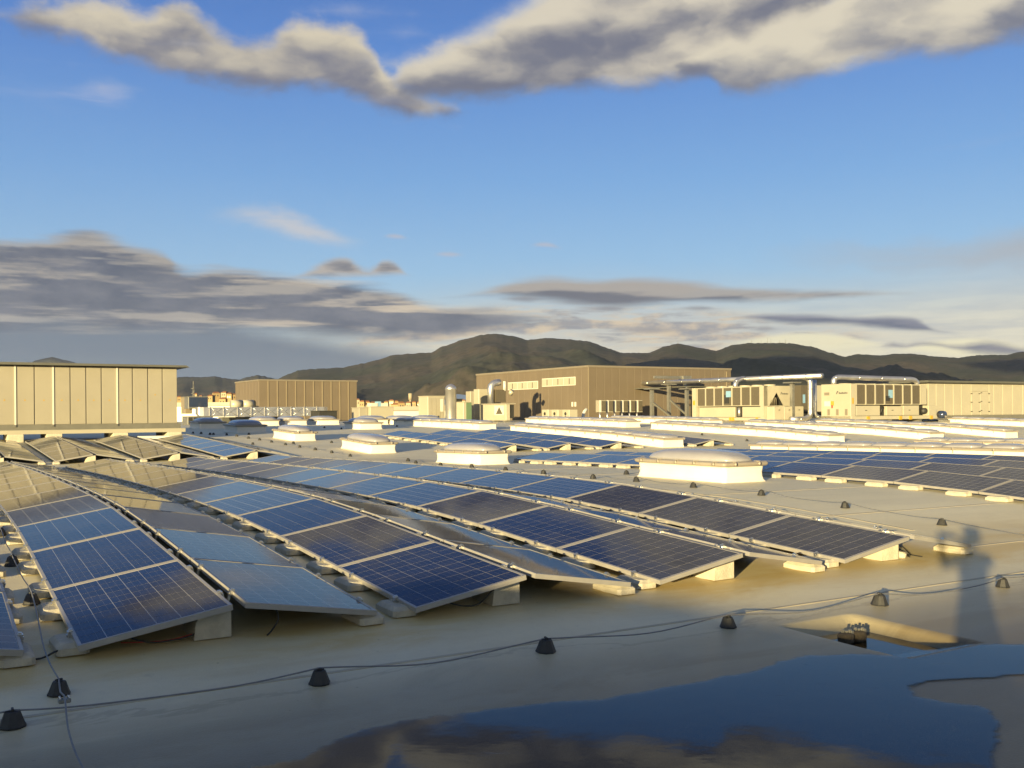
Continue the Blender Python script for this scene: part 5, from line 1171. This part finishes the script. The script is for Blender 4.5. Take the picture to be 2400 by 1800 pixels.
# ------------------------------------------------------------------ town and trees below the hills
hprs = [(838, 934, 10), (848, 938, 12), (860, 939, 14), (876, 941, 12), (890, 943, 14), (905, 939, 10), (917, 936, 12), (929, 938, 10), (942, 941, 14), (957, 941, 12), (970, 940, 10), (983, 940, 14), (996, 942, 12), (1066, 932, 10), (1076, 936, 12), (1086, 936, 10), (1096, 939, 12), (1104, 941, 10),
        (478, 930, 12), (492, 925, 14), (508, 918, 16), (524, 917, 14), (537, 920, 12), (548, 922, 10), (392, 930, 8), (420, 928, 9), (458, 921, 8), (470, 926, 8), (500, 933, 18), (521, 931, 18), (850, 944, 20), (885, 946, 20), (925, 944, 20), (960, 946, 22), (990, 947, 16)]
for i, (px, py, w) in enumerate(hprs):
    D = 620 + (i * 37 % 260); k = k_of(px); x, y = k * D, D; wd = w / F * D; tp = (hor(px) - py) * D / F
    t = thing('town_house', f"distant sunlit town house, {ow(sorted(range(len(hprs)), key=lambda q: hprs[q][0]).index(i))} from left along the skyline", 'house', (x, y, TZ + EYE), random.uniform(-.4, .5), 'town houses on the skyline')
    h = tp - TZ; rh = wd * .16 + .4; m = 'house' if i % 3 else 'house2'
    B(t, 'wall', m, -wd / 2, wd / 2, 0, wd * .8, 0, h - rh)
    b = MB(); b.add([(-wd * .54, -.4, h - rh), (wd * .54, -.4, h - rh), (wd * .54, wd * .84, h - rh), (-wd * .54, wd * .84, h - rh), (-wd * .3, wd * .4, h), (wd * .3, wd * .4, h)], [(0, 1, 5, 4), (1, 2, 5), (2, 3, 4, 5), (3, 0, 4), (3, 2, 1, 0)]); b.build('roof', MT['tile'], t)
    for q in range(2): B(t, 'window', 'window', -wd * .3 + wd * .4 * q, -wd * .15 + wd * .4 * q, -.06, -.005, h - rh - 2.6, h - rh - 1.3)
leafq = random.Random(3)
def tree(label, px, D, ytop, wpx, group=None):
    w = wpx / F * D; tp = (hor(px) - ytop) * D / F; h = tp - TZ; t = thing('tree', label, 'tree', (k_of(px) * D, D, TZ + EYE), 0, group)
    b = MB(); b.tube([(0, 0, 0), (.2, 0, h * .4), (0, 0, h * .75)], [.35, .25, .1], 7)
    for q in range(4): a = q * 1.6; b.tube([(0, 0, h * .4), (w * .25 * math.cos(a), w * .25 * math.sin(a), h * .7)], [.15, .05], 5)
    b.build('trunk', MT['trunk'], t); b = MB()
    lumps = [(leafq.uniform(-.4, .4) * w, leafq.uniform(-.3, .3) * w, h * leafq.uniform(.62, .85), leafq.uniform(.14, .24) * w) for _ in range(9)]
    for _ in range(1500):
        lx, ly, lz, lr = leafq.choice(lumps); d = Vector((leafq.gauss(0, 1), leafq.gauss(0, 1), leafq.gauss(0, .75))).normalized() * lr * leafq.uniform(.6, 1.05); c = Vector((lx, ly, lz)) + d; c.z = min(c.z, h)
        s = leafq.uniform(.25, .5); e1 = Vector((leafq.gauss(0, 1), leafq.gauss(0, 1), leafq.gauss(0, 1))).normalized() * s; e2 = e1.orthogonal().normalized() * s * .7
        b.add([c - e1, c + e2, c + e1, c - e2], [(0, 1, 2, 3)])
    b.build('crown', MT['foliage'], t)
for i, (px, D, yt, w) in enumerate(((962, 260, 941, 24), (980, 262, 939, 30), (998, 258, 941, 24), (846, 300, 947, 26), (868, 305, 949, 20), (700, 280, 950, 30), (1120, 270, 938, 26))):
    tree(f"dark green tree crown among the far roofs, {ow([3, 4, 5, 1, 2, 0, 6][i])} from left", px, D, yt, w, 'trees behind the roof edge')
D = 380; t = thing('lattice_mast', 'thin lattice mast rising left of the small taupe building', 'mast', (k_of(454) * D, D, TZ + EYE)); h = (hor(454) - 893) * D / F - TZ; b = MB()
for sx, sy in ((-1, -1), (1, -1), (1, 1), (-1, 1)): b.cyl((sx * .9, sy * .9, 0), (sx * .12, sy * .12, h), .09, n=4)
for q in range(14): z0 = h * q / 14; r0 = .9 - .78 * q / 14; r1 = .9 - .78 * (q + 1) / 14; b.cyl((-r0, -r0, z0), (r1, -r1, z0 + h / 14), .05, n=4); b.cyl((r0, -r0, z0), (-r1, -r1, z0 + h / 14), .05, n=4)
for q in (.72, .8, .88): b.cyl((-1.0, 0, h * q), (.3, 0, h * q), .12, n=4)
b.build('lattice', MT['steel'], t)
D = 900; t = thing('water_tower', 'slim white water tower above the town roofs', 'tower', (k_of(962) * D, D, TZ + EYE)); h = (hor(962) - 922) * D / F - TZ; b = MB(); b.cyl((0, 0, 0), (0, 0, h * .8), .9, n=8); b.cyl((0, 0, h * .8), (0, 0, h), 1.7, 1.9, n=10); b.build('body', MT['house2'], t)
# industrial roofs between
for i, (px0, px1, yt, D) in enumerate(((785, 1100, 954, 170), (380, 560, 944, 190), (1040, 1130, 950, 150))):
    x0, x1 = k_of(px0) * D, k_of(px1) * D; t = thing('low_hall', ('long grey hall roof behind the white machine', 'grey hall behind the foil duct at left', 'grey hall behind the foil tank')[i], 'building', (x0, D, TZ + EYE)); h = (hor(px0) - yt) * D / F - TZ
    B(t, 'wall', 'steel', 0, x1 - x0, 0, 30, 0, h - .5); B(t, 'roof', 'roofgrey', -.5, x1 - x0 + .5, -.5, 31, h - .499, h); B(t, 'fascia', 'taupecap', -.5, x1 - x0 + .5, -.56, -.501, h - .7, h + .02)
# ------------------------------------------------------------------ the cloud whose shadow lies on the right-hand hills
def big_cloud(label, cx, cy, cz, rx, ry, rz_, seed):
    b = MB(); rings = []
    for i in range(13):
        th = math.pi * i / 12; ring = []
        for j in range(36):
            a = 2 * math.pi * j / 36; d = Vector((math.sin(th) * math.cos(a), math.sin(th) * math.sin(a), math.cos(th)))
            q = 1 + .35 * mn.fractal(d * 2.2 + Vector((seed, 0, 0)), 1.0, 2.0, 5); ring.append((d.x * rx * q, d.y * ry * q, d.z * rz_ * q))
        rings.append(ring)
    b.loft(rings, 0, True); return tag(b.build('cloud', MT['cloudm'], None, loc=(cx, cy, cz)), label, 'cloud', 'low clouds overhead')
MT['cloudm'] = mat('cloud_mass', (.8, .8, .8), 1, 0, .05, .002, spec=0)
def over(px, D, zrel, L):      # a point L metres back towards the sun from a hill point
    return (k_of(px) * D - math.sin(SUN_AZ) * L, D - math.cos(SUN_AZ) * L, zrel + EYE + L * math.tan(SUN_EL))
c = over(1960, 6000, 40, 9500); big_cloud('broad low cloud overhead shading the right-hand hills', *c, 800, 1500, 60, 2.0)
c = over(2500, 6200, 150, 9500); big_cloud('smaller low cloud overhead at far right', *c, 330, 1200, 75, 6.0)

# ------------------------------------------------------------------ the evening air over the plain
def air():
    m = bpy.data.materials.new('evening_haze'); m.use_nodes = True; T = NT(m.node_tree); T.n.remove(T.n['Principled BSDF'])
    v = T.new('ShaderNodeVolumePrincipled'); v.inputs['Density'].default_value = HAZE; v.inputs['Color'].default_value = (.62, .72, 1.0, 1); v.inputs['Anisotropy'].default_value = 0
    T.l.new(v.outputs[0], T.n['Material Output'].inputs['Volume']); return m
HAZE = 1.1e-5
b = MB(); b.box(-14000, 16000, -600, 18600, TZ + EYE - 1, 1900)
o = b.build('haze', air()); o['kind'] = 'stuff'
